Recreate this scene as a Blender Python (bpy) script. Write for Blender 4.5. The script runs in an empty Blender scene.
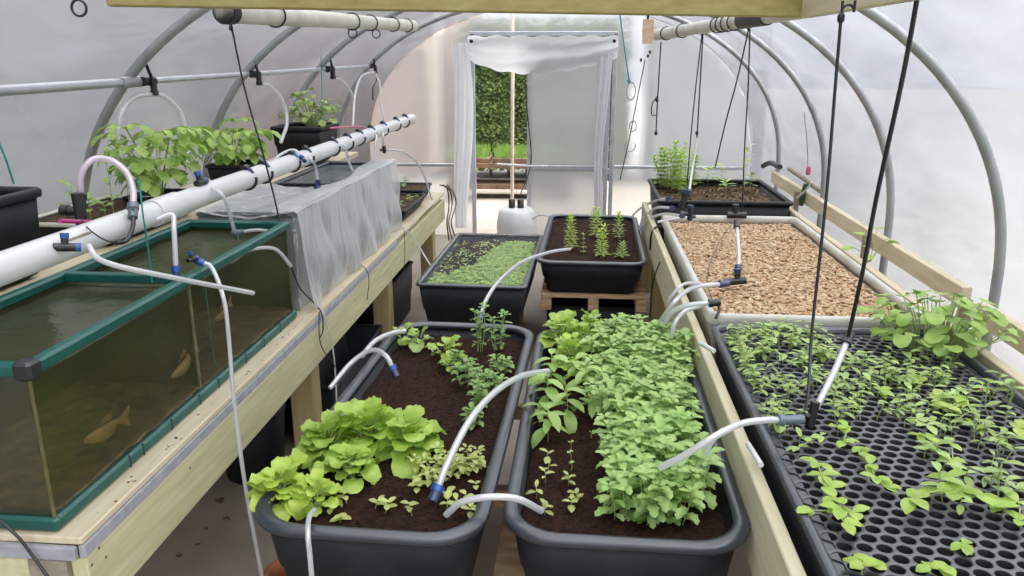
import bpy, math, random
from mathutils import Vector as V, Matrix, noise
R = math.radians; PI = math.pi
sc = bpy.context.scene
COL = sc.collection
# ------------------------------------------------------------------ camera
F = 790.0; PITCH = R(16.23); YAW = R(5.07); EYE = 1.7
cam = bpy.data.objects.new('camera', bpy.data.cameras.new('camera')); COL.objects.link(cam)
cam.data.sensor_width = 36; cam.data.lens = F / 1024 * 36
cam.data.clip_start = .05; cam.data.clip_end = 200
cam.location = (0, 0, EYE); cam.rotation_euler = (PI / 2 - PITCH, 0, YAW)
sc.camera = cam
# ------------------------------------------------------------------ light: an overcast sky
world = bpy.data.worlds.new('overcast_sky'); sc.world = world; world.use_nodes = True
nt = world.node_tree; bg = nt.nodes['Background']
tc = nt.nodes.new('ShaderNodeTexCoord'); sep = nt.nodes.new('ShaderNodeSeparateXYZ'); ramp = nt.nodes.new('ShaderNodeValToRGB')
nt.links.new(tc.outputs['Generated'], sep.inputs[0]); nt.links.new(sep.outputs['Z'], ramp.inputs[0]); nt.links.new(ramp.outputs[0], bg.inputs[0])
ramp.color_ramp.elements[0].position = 0.0; ramp.color_ramp.elements[0].color = (.25, .26, .285, 1)
ramp.color_ramp.elements[1].position = .9; ramp.color_ramp.elements[1].color = (1.95, 1.95, 1.97, 1)
bg.inputs[1].default_value = 2.6
sun = bpy.data.objects.new('veiled_sun', bpy.data.lights.new('veiled_sun', 'SUN')); COL.objects.link(sun)
sun.data.energy = 1.3; sun.data.angle = R(60); sun.rotation_euler = (R(25), R(28), 0); sun.data.color = (1, .98, .95)
vs = sc.view_settings; vs.view_transform = 'Standard'; vs.look = 'None'; vs.gamma = 1; vs.use_curve_mapping = False
vs.exposure = 0.63
sc.cycles.max_bounces = 10; sc.cycles.transparent_max_bounces = 16; sc.cycles.transmission_bounces = 8; sc.cycles.diffuse_bounces = 5
sc.cycles.use_denoising = True; sc.cycles.caustics_reflective = False; sc.cycles.caustics_refractive = False
sc.cycles.sample_clamp_indirect = 6

# ------------------------------------------------------------------ a photograph ray met with a plane of the place
_cf = V((-math.sin(YAW) * math.cos(PITCH), math.cos(YAW) * math.cos(PITCH), -math.sin(PITCH)))
_cr = V((math.cos(YAW), math.sin(YAW), 0)); _cu = _cr.cross(_cf)
def at(px, py, x=None, y=None, z=None):
    d = _cf + _cr * ((px - 512) / F) + _cu * ((288 - py) / F)
    if x is not None: t = x / d.x
    elif y is not None: t = y / d.y
    else: t = (z - EYE) / d.z
    return V((d.x * t, d.y * t, EYE + d.z * t))

# ------------------------------------------------------------------ materials
MATS = {}
def mat(name, c1, c2=None, rough=.6, scale=20, metal=0, bump=0, bscale=None, stretch=(1, 1, 1), spec=.5, trans=0, vary=0, detail=4, alpha=1, coat=0, lo=.35, hi=.65):
    m = bpy.data.materials.new(name); m.use_nodes = True; n = m.node_tree; N = n.nodes; L = n.links
    b = N['Principled BSDF']; b.inputs['Roughness'].default_value = rough; b.inputs['Metallic'].default_value = metal
    b.inputs['Specular IOR Level'].default_value = spec; b.inputs['Coat Weight'].default_value = coat
    c2 = c2 or tuple(v * .85 for v in c1)
    t = N.new('ShaderNodeTexCoord'); mp = N.new('ShaderNodeMapping'); mp.inputs['Scale'].default_value = stretch
    L.new(t.outputs['Object'], mp.inputs[0])
    ns = N.new('ShaderNodeTexNoise'); ns.inputs['Scale'].default_value = scale; ns.inputs['Detail'].default_value = detail
    L.new(mp.outputs[0], ns.inputs['Vector'])
    r = N.new('ShaderNodeValToRGB'); r.color_ramp.elements[0].position = lo; r.color_ramp.elements[1].position = hi
    r.color_ramp.elements[0].color = (*c2, 1); r.color_ramp.elements[1].color = (*c1, 1)
    L.new(ns.outputs[0], r.inputs[0]); out = r.outputs[0]
    if vary:
        oi = N.new('ShaderNodeObjectInfo'); hs = N.new('ShaderNodeHueSaturation'); ma = N.new('ShaderNodeMapRange')
        ma.inputs['To Min'].default_value = 1 - vary; ma.inputs['To Max'].default_value = 1 + vary
        L.new(oi.outputs['Random'], ma.inputs[0]); L.new(ma.outputs[0], hs.inputs['Value']); L.new(out, hs.inputs['Color']); out = hs.outputs[0]
    L.new(out, b.inputs['Base Color'])
    if bump:
        bu = N.new('ShaderNodeBump'); bu.inputs['Strength'].default_value = bump; bu.inputs['Distance'].default_value = .01
        n2 = N.new('ShaderNodeTexNoise'); n2.inputs['Scale'].default_value = bscale or scale; n2.inputs['Detail'].default_value = 5
        L.new(mp.outputs[0], n2.inputs['Vector']); L.new(n2.outputs[0], bu.inputs['Height']); L.new(bu.outputs[0], b.inputs['Normal'])
    o = N['Material Output']; cur = b.outputs[0]
    if trans:
        tl = N.new('ShaderNodeBsdfTranslucent'); L.new(out, tl.inputs[0]); mx = N.new('ShaderNodeMixShader'); mx.inputs[0].default_value = trans
        L.new(cur, mx.inputs[1]); L.new(tl.outputs[0], mx.inputs[2]); cur = mx.outputs[0]
    if alpha < 1:
        tp = N.new('ShaderNodeBsdfTransparent'); mx = N.new('ShaderNodeMixShader'); mx.inputs[0].default_value = alpha
        L.new(tp.outputs[0], mx.inputs[1]); L.new(cur, mx.inputs[2]); cur = mx.outputs[0]
    L.new(cur, o.inputs[0])
    MATS[name] = m
    return m

def film(name, tl, df, clear, blur, gl, tint=(.93, .95, .97), bump=.3, bscale=3, stretch=(1, 1, 1), rough_clear=.5, cloud=0, edge=0):
    """thin polythene: part of the light scattered through, part seen blurred, part seen clear, part mirrored"""
    m = bpy.data.materials.new(name); m.use_nodes = True; n = m.node_tree; N = n.nodes; L = n.links
    N.remove(N['Principled BSDF']); o = N['Material Output']
    t = N.new('ShaderNodeTexCoord'); mp = N.new('ShaderNodeMapping'); mp.inputs['Scale'].default_value = stretch; L.new(t.outputs['Object'], mp.inputs[0])
    ns = N.new('ShaderNodeTexNoise'); ns.inputs['Scale'].default_value = bscale; ns.inputs['Detail'].default_value = 3; ns.inputs['Distortion'].default_value = .6
    L.new(mp.outputs[0], ns.inputs['Vector'])
    bu = N.new('ShaderNodeBump'); bu.inputs['Strength'].default_value = bump; bu.inputs['Distance'].default_value = .05; L.new(ns.outputs[0], bu.inputs['Height'])
    a = N.new('ShaderNodeBsdfTranslucent'); a.inputs[0].default_value = (*tint, 1)
    d = N.new('ShaderNodeBsdfDiffuse'); d.inputs[0].default_value = (*tint, 1)
    c = N.new('ShaderNodeBsdfTransparent')
    r = N.new('ShaderNodeBsdfRefraction'); r.inputs['IOR'].default_value = 1.12; r.inputs['Roughness'].default_value = rough_clear
    g = N.new('ShaderNodeBsdfGlossy'); g.inputs['Roughness'].default_value = .22
    if cloud:                          # uneven condensation in the film, with wrinkle highlights put into its tint
        n2 = N.new('ShaderNodeTexNoise'); n2.inputs['Scale'].default_value = 1.7; n2.inputs['Detail'].default_value = 6; n2.inputs['Distortion'].default_value = 1.2
        L.new(mp.outputs[0], n2.inputs['Vector']); cr = N.new('ShaderNodeValToRGB'); cr.color_ramp.elements[0].position = .3; cr.color_ramp.elements[1].position = .7
        cr.color_ramp.elements[0].color = (*[v * (1 - cloud) for v in tint], 1); cr.color_ramp.elements[1].color = (*[min(1, v * (1 + cloud * .5)) for v in tint], 1)
        L.new(n2.outputs[0], cr.inputs[0]); L.new(cr.outputs[0], a.inputs[0]); L.new(cr.outputs[0], d.inputs[0])
    for x in (a, d, g): L.new(bu.outputs[0], x.inputs['Normal'])
    parts = [(a, tl), (d, df), (c, clear), (r, blur), (g, gl)]
    parts = [p for p in parts if p[1] > 0]; cur = parts[0][0].outputs[0]; w = parts[0][1]
    for sh, k in parts[1:]:
        mx = N.new('ShaderNodeMixShader'); mx.inputs[0].default_value = k / (w + k); L.new(cur, mx.inputs[1]); L.new(sh.outputs[0], mx.inputs[2]); cur = mx.outputs[0]; w += k
    if edge:                           # thin film closes up where it turns away from the eye
        lw = N.new('ShaderNodeLayerWeight'); lw.inputs[0].default_value = .5; L.new(bu.outputs[0], lw.inputs['Normal'])
        mr = N.new('ShaderNodeMapRange'); mr.inputs['From Min'].default_value = .25; mr.inputs['From Max'].default_value = .85; mr.inputs['To Min'].default_value = 0; mr.inputs['To Max'].default_value = edge
        L.new(lw.outputs['Facing'], mr.inputs[0]); d2 = N.new('ShaderNodeBsdfDiffuse'); d2.inputs[0].default_value = (.9, .92, .95, 1)
        mx = N.new('ShaderNodeMixShader'); L.new(mr.outputs[0], mx.inputs[0]); L.new(cur, mx.inputs[1]); L.new(d2.outputs[0], mx.inputs[2]); cur = mx.outputs[0]
    L.new(cur, o.inputs[0]); MATS[name] = m
    return m

film('polythene', .30, .07, .12, .40, .07, tint=(.30, .312, .34), stretch=(1, .45, 1), bscale=2.2, bump=1.0, cloud=.24)
film('back_film', .34, .10, .14, .36, .06, cloud=.14, tint=(.36, .372, .39), bump=.4, bscale=2, rough_clear=.35)
film('door_screen', .34, .10, .16, .30, .06, bump=.3, tint=(.46, .48, .50), cloud=.12)
film('drape_sheet', .24, .14, .50, 0, .12, tint=(.96, .97, 1), bump=.6, bscale=4, stretch=(1, 2, .6), edge=.5)
film('clear_sheet', .07, .05, .74, 0, .16, tint=(.95, .97, 1), bump=1, bscale=9, edge=.5)
film('white_fleece', .36, .56, .04, 0, .02, tint=(.97, .97, .99), bump=.08, bscale=25)
film('vinyl_tube', .36, .40, .14, 0, .14, tint=(.95, .97, 1), bump=0)
film('violet_tube', .28, .32, .22, 0, .12, tint=(.93, .82, .93), bump=0)
film('pane_glass', 0, .006, .95, 0, .03, tint=(.8, .85, .8), bump=0)
film('mesh_cover', .0, .02, .955, 0, .015, tint=(.8, .85, .88), bump=.2)
mat('pond_surface', (.25, .27, .17), (.10, .12, .06), rough=.08, scale=3, bump=.35, bscale=18, alpha=.55, spec=.8, lo=.3, hi=.7)
mat('covered_water', (.33, .36, .36), (.18, .20, .20), rough=.12, scale=5, bump=.5, bscale=22, spec=.8)
mat('murky_water', (.060, .066, .008), (.014, .014, .003), rough=.35, scale=3.4, alpha=.52, detail=2, lo=.3, hi=.7, spec=.2)
mat('tank_bottom', (.16, .09, .02), (.02, .015, .006), rough=.9, scale=24)
mat('algae_glass', (.06, .075, .012), (.02, .024, .005), rough=.6, scale=4)
mat('teal_plastic', (.008, .115, .098), (.006, .085, .072), rough=.35, scale=9)
mat('black_plastic', (.012, .013, .016), (.008, .009, .011), rough=.55, spec=.25, scale=12)
mat('grey_black_plastic', (.020, .023, .028), (.013, .015, .019), rough=.55, spec=.22, scale=9, bump=.1, bscale=60)
mat('rim_plastic', (.050, .060, .078), (.036, .043, .056), rough=.28, scale=9)
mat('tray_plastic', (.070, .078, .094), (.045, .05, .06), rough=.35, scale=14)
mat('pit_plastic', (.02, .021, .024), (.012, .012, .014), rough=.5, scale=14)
mat('white_plastic', (.84, .85, .86), (.74, .76, .77), rough=.28, scale=6)
mat('cream_plastic', (.74, .74, .68), (.62, .61, .54), rough=.42, scale=8)
mat('ivory_pipe', (.74, .73, .64), (.6, .59, .5), rough=.4, scale=9)
mat('steel_grey', (.40, .42, .43), (.30, .32, .33), rough=.42, metal=.35, scale=14, stretch=(1, 1, .4))
mat('frame_metal', (.52, .54, .58), (.42, .44, .48), rough=.38, metal=.4, scale=10)
mat('timber', (.80, .75, .56), (.64, .57, .36), rough=.75, scale=5, stretch=(9, .8, 9), bump=.2, detail=6, lo=.25, hi=.75)
mat('pale_timber', (.80, .72, .54), (.62, .51, .33), rough=.75, scale=6, stretch=(7, .7, 7), bump=.2, detail=6, lo=.2, hi=.7)
mat('green_timber', (.74, .71, .47), (.56, .52, .28), rough=.75, scale=5, stretch=(9, .8, 9), bump=.2, detail=6, lo=.25, hi=.75)
mat('beam_timber', (.47, .40, .17), (.33, .26, .09), rough=.75, scale=5, stretch=(.8, 9, 9), bump=.2, detail=6, lo=.25, hi=.75)
mat('post_timber', (.62, .50, .27), (.46, .35, .16), rough=.8, scale=5, stretch=(9, 9, .8), bump=.2, detail=6, lo=.25, hi=.75)
mat('pallet_timber', (.68, .48, .30), (.42, .26, .14), rough=.85, scale=7, stretch=(1, 3, 8), bump=.3)
mat('end_grain', (.38, .33, .26), (.26, .22, .17), rough=.9, scale=30)
mat('foam_edge', (.44, .46, .50), (.33, .35, .39), rough=.85, scale=30, bump=.2)
mat('algae_seal', (.16, .15, .06), (.09, .08, .03), rough=.6)
mat('knot', (.20, .11, .05), (.12, .07, .03), rough=.9)
mat('soil', (.050, .022, .014), (.010, .006, .005), rough=1, scale=70, bump=1, bscale=130, detail=8, spec=.15)
mat('dry_soil', (.17, .12, .07), (.035, .025, .016), rough=1, scale=55, bump=1, bscale=90, detail=8, spec=.15)
mat('pebble', (.72, .50, .31), (.50, .31, .17), rough=.85, scale=45, detail=2, lo=.3, hi=.7)
mat('pebble_pale', (.84, .68, .47), (.68, .50, .30), rough=.85, scale=45, detail=2)
mat('concrete', (.42, .36, .30), (.27, .23, .19), rough=.9, scale=3, detail=9, bump=.15, bscale=60, lo=.3, hi=.7)
mat('paving', (.36, .31, .26), (.28, .24, .19), rough=.9, scale=3, detail=7)
mat('lettuce_green', (.58, .78, .16), (.40, .62, .08), rough=.42, scale=26, trans=.32, vary=.10, bump=.3)
mat('lime_green', (.70, .86, .18), (.50, .70, .09), rough=.42, scale=26, trans=.32, vary=.10)
mat('herb_green', (.52, .72, .26), (.32, .52, .14), rough=.5, scale=20, trans=.25, vary=.16, bump=.2)
mat('herb_pale', (.52, .72, .24), (.36, .58, .13), rough=.5, scale=20, trans=.25, vary=.14, bump=.2)
mat('seedling_green', (.54, .70, .26), (.38, .56, .15), rough=.5, scale=20, trans=.28, vary=.22)
mat('yellow_seedling', (.70, .76, .30), (.54, .62, .18), rough=.5, scale=20, trans=.28, vary=.14)
mat('carrot_green', (.34, .50, .17), (.22, .38, .10), rough=.6, scale=20, trans=.2, vary=.15)
mat('tomato_green', (.46, .64, .17), (.28, .46, .08), rough=.5, scale=16, trans=.28, vary=.12, bump=.2)
mat('cress_green', (.50, .68, .20), (.34, .54, .12), rough=.6, scale=30, trans=.2)
mat('hedge_green', (.11, .16, .035), (.03, .05, .012), rough=.8, scale=7, trans=.1)
mat('grass_green', (.22, .36, .07), (.12, .22, .03), rough=.7, scale=9, trans=.2)
mat('dry_leaf', (.26, .17, .09), (.10, .06, .03), rough=.9)
mat('red_leaf', (.55, .16, .12), (.35, .1, .08), rough=.7)
mat('stem_green', (.42, .52, .20), (.32, .42, .12), rough=.6)
mat('stem_brown', (.22, .16, .09), (.14, .1, .05), rough=.7)
mat('black_rubber', (.010, .010, .012), (.006, .006, .007), rough=.5)
mat('blue_collar', (.02, .10, .42), (.015, .08, .34), rough=.35)
mat('navy_collar', (.03, .055, .14), (.02, .04, .1), rough=.35)
mat('slate_collar', (.16, .20, .26), (.12, .16, .2), rough=.35)
mat('magenta_plastic', (.65, .05, .28), (.5, .04, .2), rough=.4)
mat('pink_plastic', (.75, .18, .30), (.6, .12, .22), rough=.4)
mat('green_string', (.02, .30, .25), (.015, .24, .2), rough=.7)
mat('dark_green_cord', (.02, .10, .05), (.015, .08, .04), rough=.7)
mat('blue_string', (.04, .30, .48), (.03, .24, .38), rough=.7)
mat('orange_tag', (.80, .42, .22), (.70, .62, .50), rough=.6, scale=30)
mat('fish_scales', (.70, .42, .13), (.40, .25, .08), rough=.4, scale=18)
mat('terracotta', (.42, .17, .08), (.32, .12, .05), rough=.85)
mat('brick_pink', (.36, .25, .215), (.30, .21, .18), rough=.9, scale=2)
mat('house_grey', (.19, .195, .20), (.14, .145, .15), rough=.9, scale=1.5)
mat('cream_paint', (.72, .62, .50), (.66, .56, .44), rough=.8)
mat('garden_green', (.14, .26, .09), (.08, .17, .05), rough=.9, scale=2)
mat('gravel_path', (.27, .265, .25), (.20, .195, .185), rough=.95, scale=4)
mat('sleeper_brown', (.17, .10, .06), (.08, .05, .03), rough=.9, scale=7)

# ------------------------------------------------------------------ mesh builder
ROOTLOC = {}
class M:
    def __init__(s): s.v = []; s.f = []; s.sm = []
    def add(s, vs, fs, smooth=False):
        n = len(s.v); s.v.extend([tuple(p) for p in vs]); s.f.extend([tuple(i + n for i in f) for f in fs]); s.sm.extend([smooth] * len(fs)); return s
    def box(s, a, b, bev=.003, rz=0, piv=None):
        """a box with softened edges between two corners"""
        x0, y0, z0 = a; x1, y1, z1 = b
        bev = min(bev, (x1 - x0) * .3, (y1 - y0) * .3, (z1 - z0) * .3)
        rings = []
        for z, i in ((z0, bev), (z0 + bev, 0), (z1 - bev, 0), (z1, bev)):
            X0, X1, Y0, Y1 = x0 + i, x1 - i, y0 + i, y1 - i; c = bev
            rings.append([V(p) for p in ((X0 + c, Y0, z), (X1 - c, Y0, z), (X1, Y0 + c, z), (X1, Y1 - c, z), (X1 - c, Y1, z), (X0 + c, Y1, z), (X0, Y1 - c, z), (X0, Y0 + c, z))])
        if rz:
            pv = V(piv) if piv else V(((x0 + x1) / 2, (y0 + y1) / 2, 0)); m = Matrix.Rotation(rz, 3, 'Z')
            rings = [[m @ (p - pv) + pv for p in r] for r in rings]
        return s.loft(rings, smooth=False)
    def loft(s, rings, smooth=True, cap0=True, cap1=True, closed=True):
        n = len(rings[0]); vs = [p for r in rings for p in r]; fs = []
        for i in range(len(rings) - 1):
            for j in range(n if closed else n - 1):
                k = (j + 1) % n; fs.append((i * n + j, i * n + k, (i + 1) * n + k, (i + 1) * n + j))
        s.add(vs, fs, smooth)
        if cap0: s.add(rings[0], [tuple(range(n - 1, -1, -1))], False)
        if cap1: s.add(rings[-1], [tuple(range(n))], False)
        return s
    def tube(s, pts, r, n=8, cap=True, rfun=None):
        pts = [V(p) for p in pts]; rings = []; up = None
        for i, p in enumerate(pts):
            d = (pts[min(i + 1, len(pts) - 1)] - pts[max(i - 1, 0)])
            if d.length < 1e-9: d = V((0, 0, 1))
            d.normalize()
            if up is None: up = V((0, 0, 1)) if abs(d.z) < .9 else V((1, 0, 0))
            u = d.cross(up)
            if u.length < 1e-6: u = d.orthogonal()
            u.normalize(); w = u.cross(d).normalized(); up = w
            rr = rfun(i / (len(pts) - 1)) if rfun else r
            rings.append([p + (u * math.cos(2 * PI * k / n) + w * math.sin(2 * PI * k / n)) * rr for k in range(n)])
        return s.loft(rings, True, cap, cap)
    def lathe(s, c, prof, n=20, axis=None):
        c = V(c); q = V((0, 0, 1)).rotation_difference(V(axis).normalized()).to_matrix() if axis else Matrix.Identity(3)
        rings = [[c + q @ V((r * math.cos(2 * PI * k / n), r * math.sin(2 * PI * k / n), h)) for k in range(n)] for r, h in prof]
        return s.loft(rings, True, True, True)
    def torus(s, c, R_, r, axis=(0, 0, 1), a0=0, a1=2 * PI, n=18, k=6, sx=1):
        q = V((0, 0, 1)).rotation_difference(V(axis).normalized()).to_matrix()
        full = a1 - a0 > 2 * PI - .01
        pts = [V(c) + q @ V((R_ * sx * math.cos(a0 + (a1 - a0) * i / n), R_ * math.sin(a0 + (a1 - a0) * i / n), 0)) for i in range(n + 1)]
        return s.tube(pts, r, k, cap=not full)
    def build(s, name, m, parent=None, **kw):
        o0 = V(ROOTLOC.get(parent.name, (0, 0, 0))) if parent else V((0, 0, 0))
        base = o0
        me = bpy.data.meshes.new(name)
        if parent is None and s.v:
            xs = [p[0] for p in s.v]; ys = [p[1] for p in s.v]; zs = [p[2] for p in s.v]
            base = V(((min(xs) + max(xs)) / 2, (min(ys) + max(ys)) / 2, min(zs)))
        me.from_pydata([(p[0] - base.x, p[1] - base.y, p[2] - base.z) for p in s.v], [], s.f)
        me.polygons.foreach_set('use_smooth', s.sm); me.update()
        me.materials.append(MATS[m] if isinstance(m, str) else m)
        o = bpy.data.objects.new(name, me); COL.objects.link(o)
        if parent: o.parent = parent
        else: o.location = base
        ROOTLOC[o.name] = tuple(base)
        for k, v in kw.items(): o[k] = v
        return o
def thing(name, label, cat, loc, group=None):
    o = bpy.data.objects.new(name, None); COL.objects.link(o); o.location = loc; o.empty_display_size = .05
    o['label'] = label; o['category'] = cat
    if group: o['group'] = group
    ROOTLOC[o.name] = tuple(loc); return o
def tag(o, label, cat, group=None, kind=None):
    o['label'] = label; o['category'] = cat
    if group: o['group'] = group
    if kind: o['kind'] = kind
    return o
def struct(name, b, m):
    o = b.build(name, m); o['kind'] = 'structure'; return o
def dup(root, loc, rz=0, s=1, label=None, group=None, tilt=(0, 0)):
    r = root.copy(); COL.objects.link(r); r.location = loc; r.rotation_euler = (tilt[0], tilt[1], rz); r.scale = (s, s, s) if not isinstance(s, tuple) else s
    for ch in root.children:
        c = ch.copy(); COL.objects.link(c); c.parent = r
    if label: r['label'] = label
    if group: r['group'] = group
    return r
def smooth(pts, k=6):
    pts = [V(p) for p in pts]
    if len(pts) < 3: return [pts[0].lerp(pts[-1], i / 4) for i in range(5)]
    P = [pts[0] * 2 - pts[1]] + pts + [pts[-1] * 2 - pts[-2]]; out = []
    for i in range(1, len(P) - 2):
        for j in range(k):
            t = j / k; a, b, c, d = P[i - 1], P[i], P[i + 1], P[i + 2]
            out.append(.5 * ((2 * b) + (c - a) * t + (2 * a - 5 * b + 4 * c - d) * t * t + (3 * b - a - 3 * c + d) * t ** 3))
    out.append(pts[-1]); return out
def rrect(cx, cy, w, l, r, z, rot=0, n=6):
    out = []; w2, l2 = w / 2, l / 2; r = max(min(r, w2 * .98, l2 * .98), .001)
    for (sx, sy, a) in ((1, 1, 0), (-1, 1, 90), (-1, -1, 180), (1, -1, 270)):
        for i in range(n + 1):
            t = R(a + 90 * i / n); out.append((sx * (w2 - r) + r * math.cos(t), sy * (l2 - r) + r * math.sin(t)))
    c, s = math.cos(rot), math.sin(rot)
    return [V((cx + x * c - y * s, cy + x * s + y * c, z)) for x, y in out]

# ------------------------------------------------------------------ the tunnel
XC, HW, Z0, HH, PW = -.24, 1.80, .86, 1.28, 2.2
def arch(u):                       # u: -1..1 across, height of the arch
    return Z0 + HH * (1 - abs(u) ** PW) ** (1 / PW)
def profile(off=0, n=44, zb=0):
    pts = []
    for i in range(n + 1):
        a = PI * i / n; cx = math.cos(a); sx = math.sin(a); e = 2 / PW
        x = XC - (HW + off) * math.copysign(abs(cx) ** e, cx); z = Z0 + (HH + off) * abs(sx) ** e
        pts.append((x, z))
    return [(pts[0][0], zb)] + pts + [(pts[-1][0], zb)]
YB = 7.66; YF = -1.6
def sheet_strip(y0, y1, sel, off=.03, ny=30):
    b = M(); P = [p for p in profile(off) if sel(p)]
    rings = []
    for j in range(ny + 1):
        y = y0 + (y1 - y0) * j / ny
        rings.append([V((x, y, z)) + V((noise.noise(V((x * 2, y * .9, z * 2))) * .012, 0, noise.noise(V((z * 2, y * .9, x * 2 + 5))) * .012)) for x, z in P])
    b.loft(rings, True, False, False, closed=False); return b
struct('wall_left', sheet_strip(YF, YB, lambda p: p[0] < XC and p[1] <= 1.62), 'polythene')
struct('wall_right', sheet_strip(YF, YB, lambda p: p[0] > XC and p[1] <= 1.62), 'polythene')
zs_ = sorted(set(round(p[1], 5) for p in profile(.03)))
thr = max(z for z in zs_ if z <= 1.62)
struct('ceiling', sheet_strip(YF, YB, lambda p: p[1] >= thr - 1e-4), 'polythene')
floor = M()
floor.box((-2.4, YF - .2, -.06), (2.0, YB + .1, 0), .004)
struct('floor', floor, 'concrete')
g = M(); g.box((-2.3, YB + .1, -.07), (1.5, 11.5, -.012), .004); struct('ground', g, 'paving')
g = M(); g.box((-40, -30, -.12), (40, 50, -.071), .004); struct('ground', g, 'gravel_path')
# back wall: film above, left and right of the doorway
DX0, DX1, DXM, DZ = -1.045, .275, -.525, 1.915
def wall_piece(name, x0, x1, z0, z1, y, m='back_film', n=14):
    b = M(); rings = []
    for j in range(n + 1):
        z = z0 + (z1 - z0) * j / n; row = []
        for i in range(n + 1):
            x = x0 + (x1 - x0) * i / n
            u = min(.9999, abs((x - XC) / (HW + .02))); zt = arch(u) + .02 if abs(x - XC) < HW + .02 else Z0
            row.append(V((x, y + noise.noise(V((x * 2, z * 1.2, y))) * .02, min(z, zt))))
        rings.append(row)
    b.loft(rings, True, False, False, closed=False); return struct(name, b, m)
wall_piece('wall_back', XC - HW - .02, DX0, 0, 2.2, YB)
wall_piece('wall_back', DX1, XC + HW + .02, 0, 2.2, YB)
wall_piece('wall_back', DX0, DX1, DZ, 2.2, YB)
# hoops
for k, y in enumerate((.45, 1.75, 3.0, 4.1, 5.25, 6.5)):
    lab = ['steel hoop behind the viewer', 'grey steel hoop cutting only the upper left corner of the view',
           'nearest full grey steel hoop, the thickest curve beside the hanging ropes', 'second nearest grey steel hoop curving down behind the gravel bed',
           'third grey steel hoop, meeting the side rail behind the hanging pot', 'farthest thin grey steel hoop just before the doorway wall'][k]
    b = M(); pr = profile(0, 60); b.tube([V((x, y, z)) for x, z in pr], .019, 10)
    tag(b.build('steel_hoop', 'steel_grey'), lab, 'hoop', 'steel hoops carrying the tunnel film')
# door frame and rails in the back wall
def bar(name, a, b, r=.02, m='frame_metal'):
    q = M(); a = V(a); b = V(b); lo = V((min(a.x, b.x) - r, min(a.y, b.y) - r, min(a.z, b.z) - r)); hi = V((max(a.x, b.x) + r, max(a.y, b.y) + r, max(a.z, b.z) + r))
    if (hi - lo).z > .3: lo.z += r; hi.z -= r
    return q.box(lo, hi, .004)
dr = M()
for q in (bar('', (DX0, YB - .05, 0), (DX0, YB - .05, DZ)), bar('', (DX1, YB - .05, 0), (DX1, YB - .05, DZ)), bar('', (DX0, YB - .05, DZ), (DX1, YB - .05, DZ))):
    dr.add(q.v, q.f)
struct('door_1', dr, 'frame_metal')
t = struct('trim_1', bar('', (-1.98, YB - .03, .70), (DX0 - .04, YB - .03, .70), .016), 'frame_metal')
t = struct('trim_2', bar('', (DX1 + .04, YB - .03, .70), (1.5, YB - .03, .70), .016), 'frame_metal')
# the sliding half of the doorway: frame, mid rail and screen
leaf_ = thing('door_panel', 'grey framed door leaf filled with cloudy film, right half of the doorway', 'door', (-.12, YB - .12, 0))
def pbox(a, b, name, m, parent, bev=.003): q = M(); q.box(a, b, bev); return q.build(name, m, parent)
pbox((DXM, YB - .14, .02), (DXM + .035, YB - .105, DZ - .06), 'stile', 'frame_metal', leaf_)
pbox((DX1 - .07, YB - .14, .02), (DX1 - .035, YB - .105, DZ - .06), 'stile', 'frame_metal', leaf_)
pbox((DXM + .035, YB - .14, .68), (DX1 - .07, YB - .105, .72), 'mid_rail', 'frame_metal', leaf_)
pbox((DXM + .035, YB - .14, DZ - .1), (DX1 - .07, YB - .105, DZ - .06), 'top_rail', 'frame_metal', leaf_)
pbox((DXM + .035, YB - .124, .02), (DX1 - .07, YB - .121, .68), 'screen', 'door_screen', leaf_, .0005)
pbox((DXM + .035, YB - .124, .72), (DX1 - .07, YB - .121, DZ - .1), 'screen', 'door_screen', leaf_, .0005)
# rolled fleece blind hanging across the top, with side drops
bl = thing('fleece_curtain', 'white fleece curtain sagging across the top of the doorway', 'curtain', (-.38, YB - .2, 1.6))
b = M(); rings = []
nx = 40
for j in range(15):
    s = j / 14; row = []
    for i in range(nx + 1):
        u = i / nx; x = DX0 - .02 + (DX1 - DX0 + .04) * u
        sag = .15 * math.sin(PI * u ** .8) ** .8 * s
        z = DZ - .025 - s * .18 - sag + .008 * math.sin(u * 40 + s * 9)
        y = YB - .20 - .035 * math.sin(s * PI * 3 + 3 * u) - .02 * math.sin(u * 11 + s * 6)
        row.append(V((x, y, z)))
    rings.append(row)
b.loft(rings, True, False, False, closed=False); b.build('blind', 'white_fleece', bl)
def drop(name, x0, x1, zt, zb, amp, ph, m='white_fleece'):
    b = M(); rings = []
    for j in range(24):
        s = j / 23; row = []
        for i in range(13):
            u = i / 12; w = 1 + .25 * math.sin(s * 4 + ph)
            x = (x0 + x1) / 2 + (u - .5) * (x1 - x0) * w + .02 * math.sin(s * 5 + ph)
            row.append(V((x, YB - .21 + amp * math.sin(u * 14 + s * 3 + ph), zt + (zb - zt) * s)))
        rings.append(row)
    b.loft(rings, True, False, False, closed=False); return b.build(name, m, bl)
drop('side_drop', DX0 - .16, DX0 - .015, DZ - .08, .12, .02, 0)
drop('side_drop', DX1 - .16, DX1 - .06, DZ - .15, .12, .02, 1.7)
for x in (DX0 + .02, DX1 - .02):
    q = M(); q.lathe((x, YB - .26, DZ - .07), [(.004, -.01), (.016, -.008), (.016, .008), (.004, .01)], 10, (0, 1, 0)); q.build('fixing_knob', 'black_plastic', bl)

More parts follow.
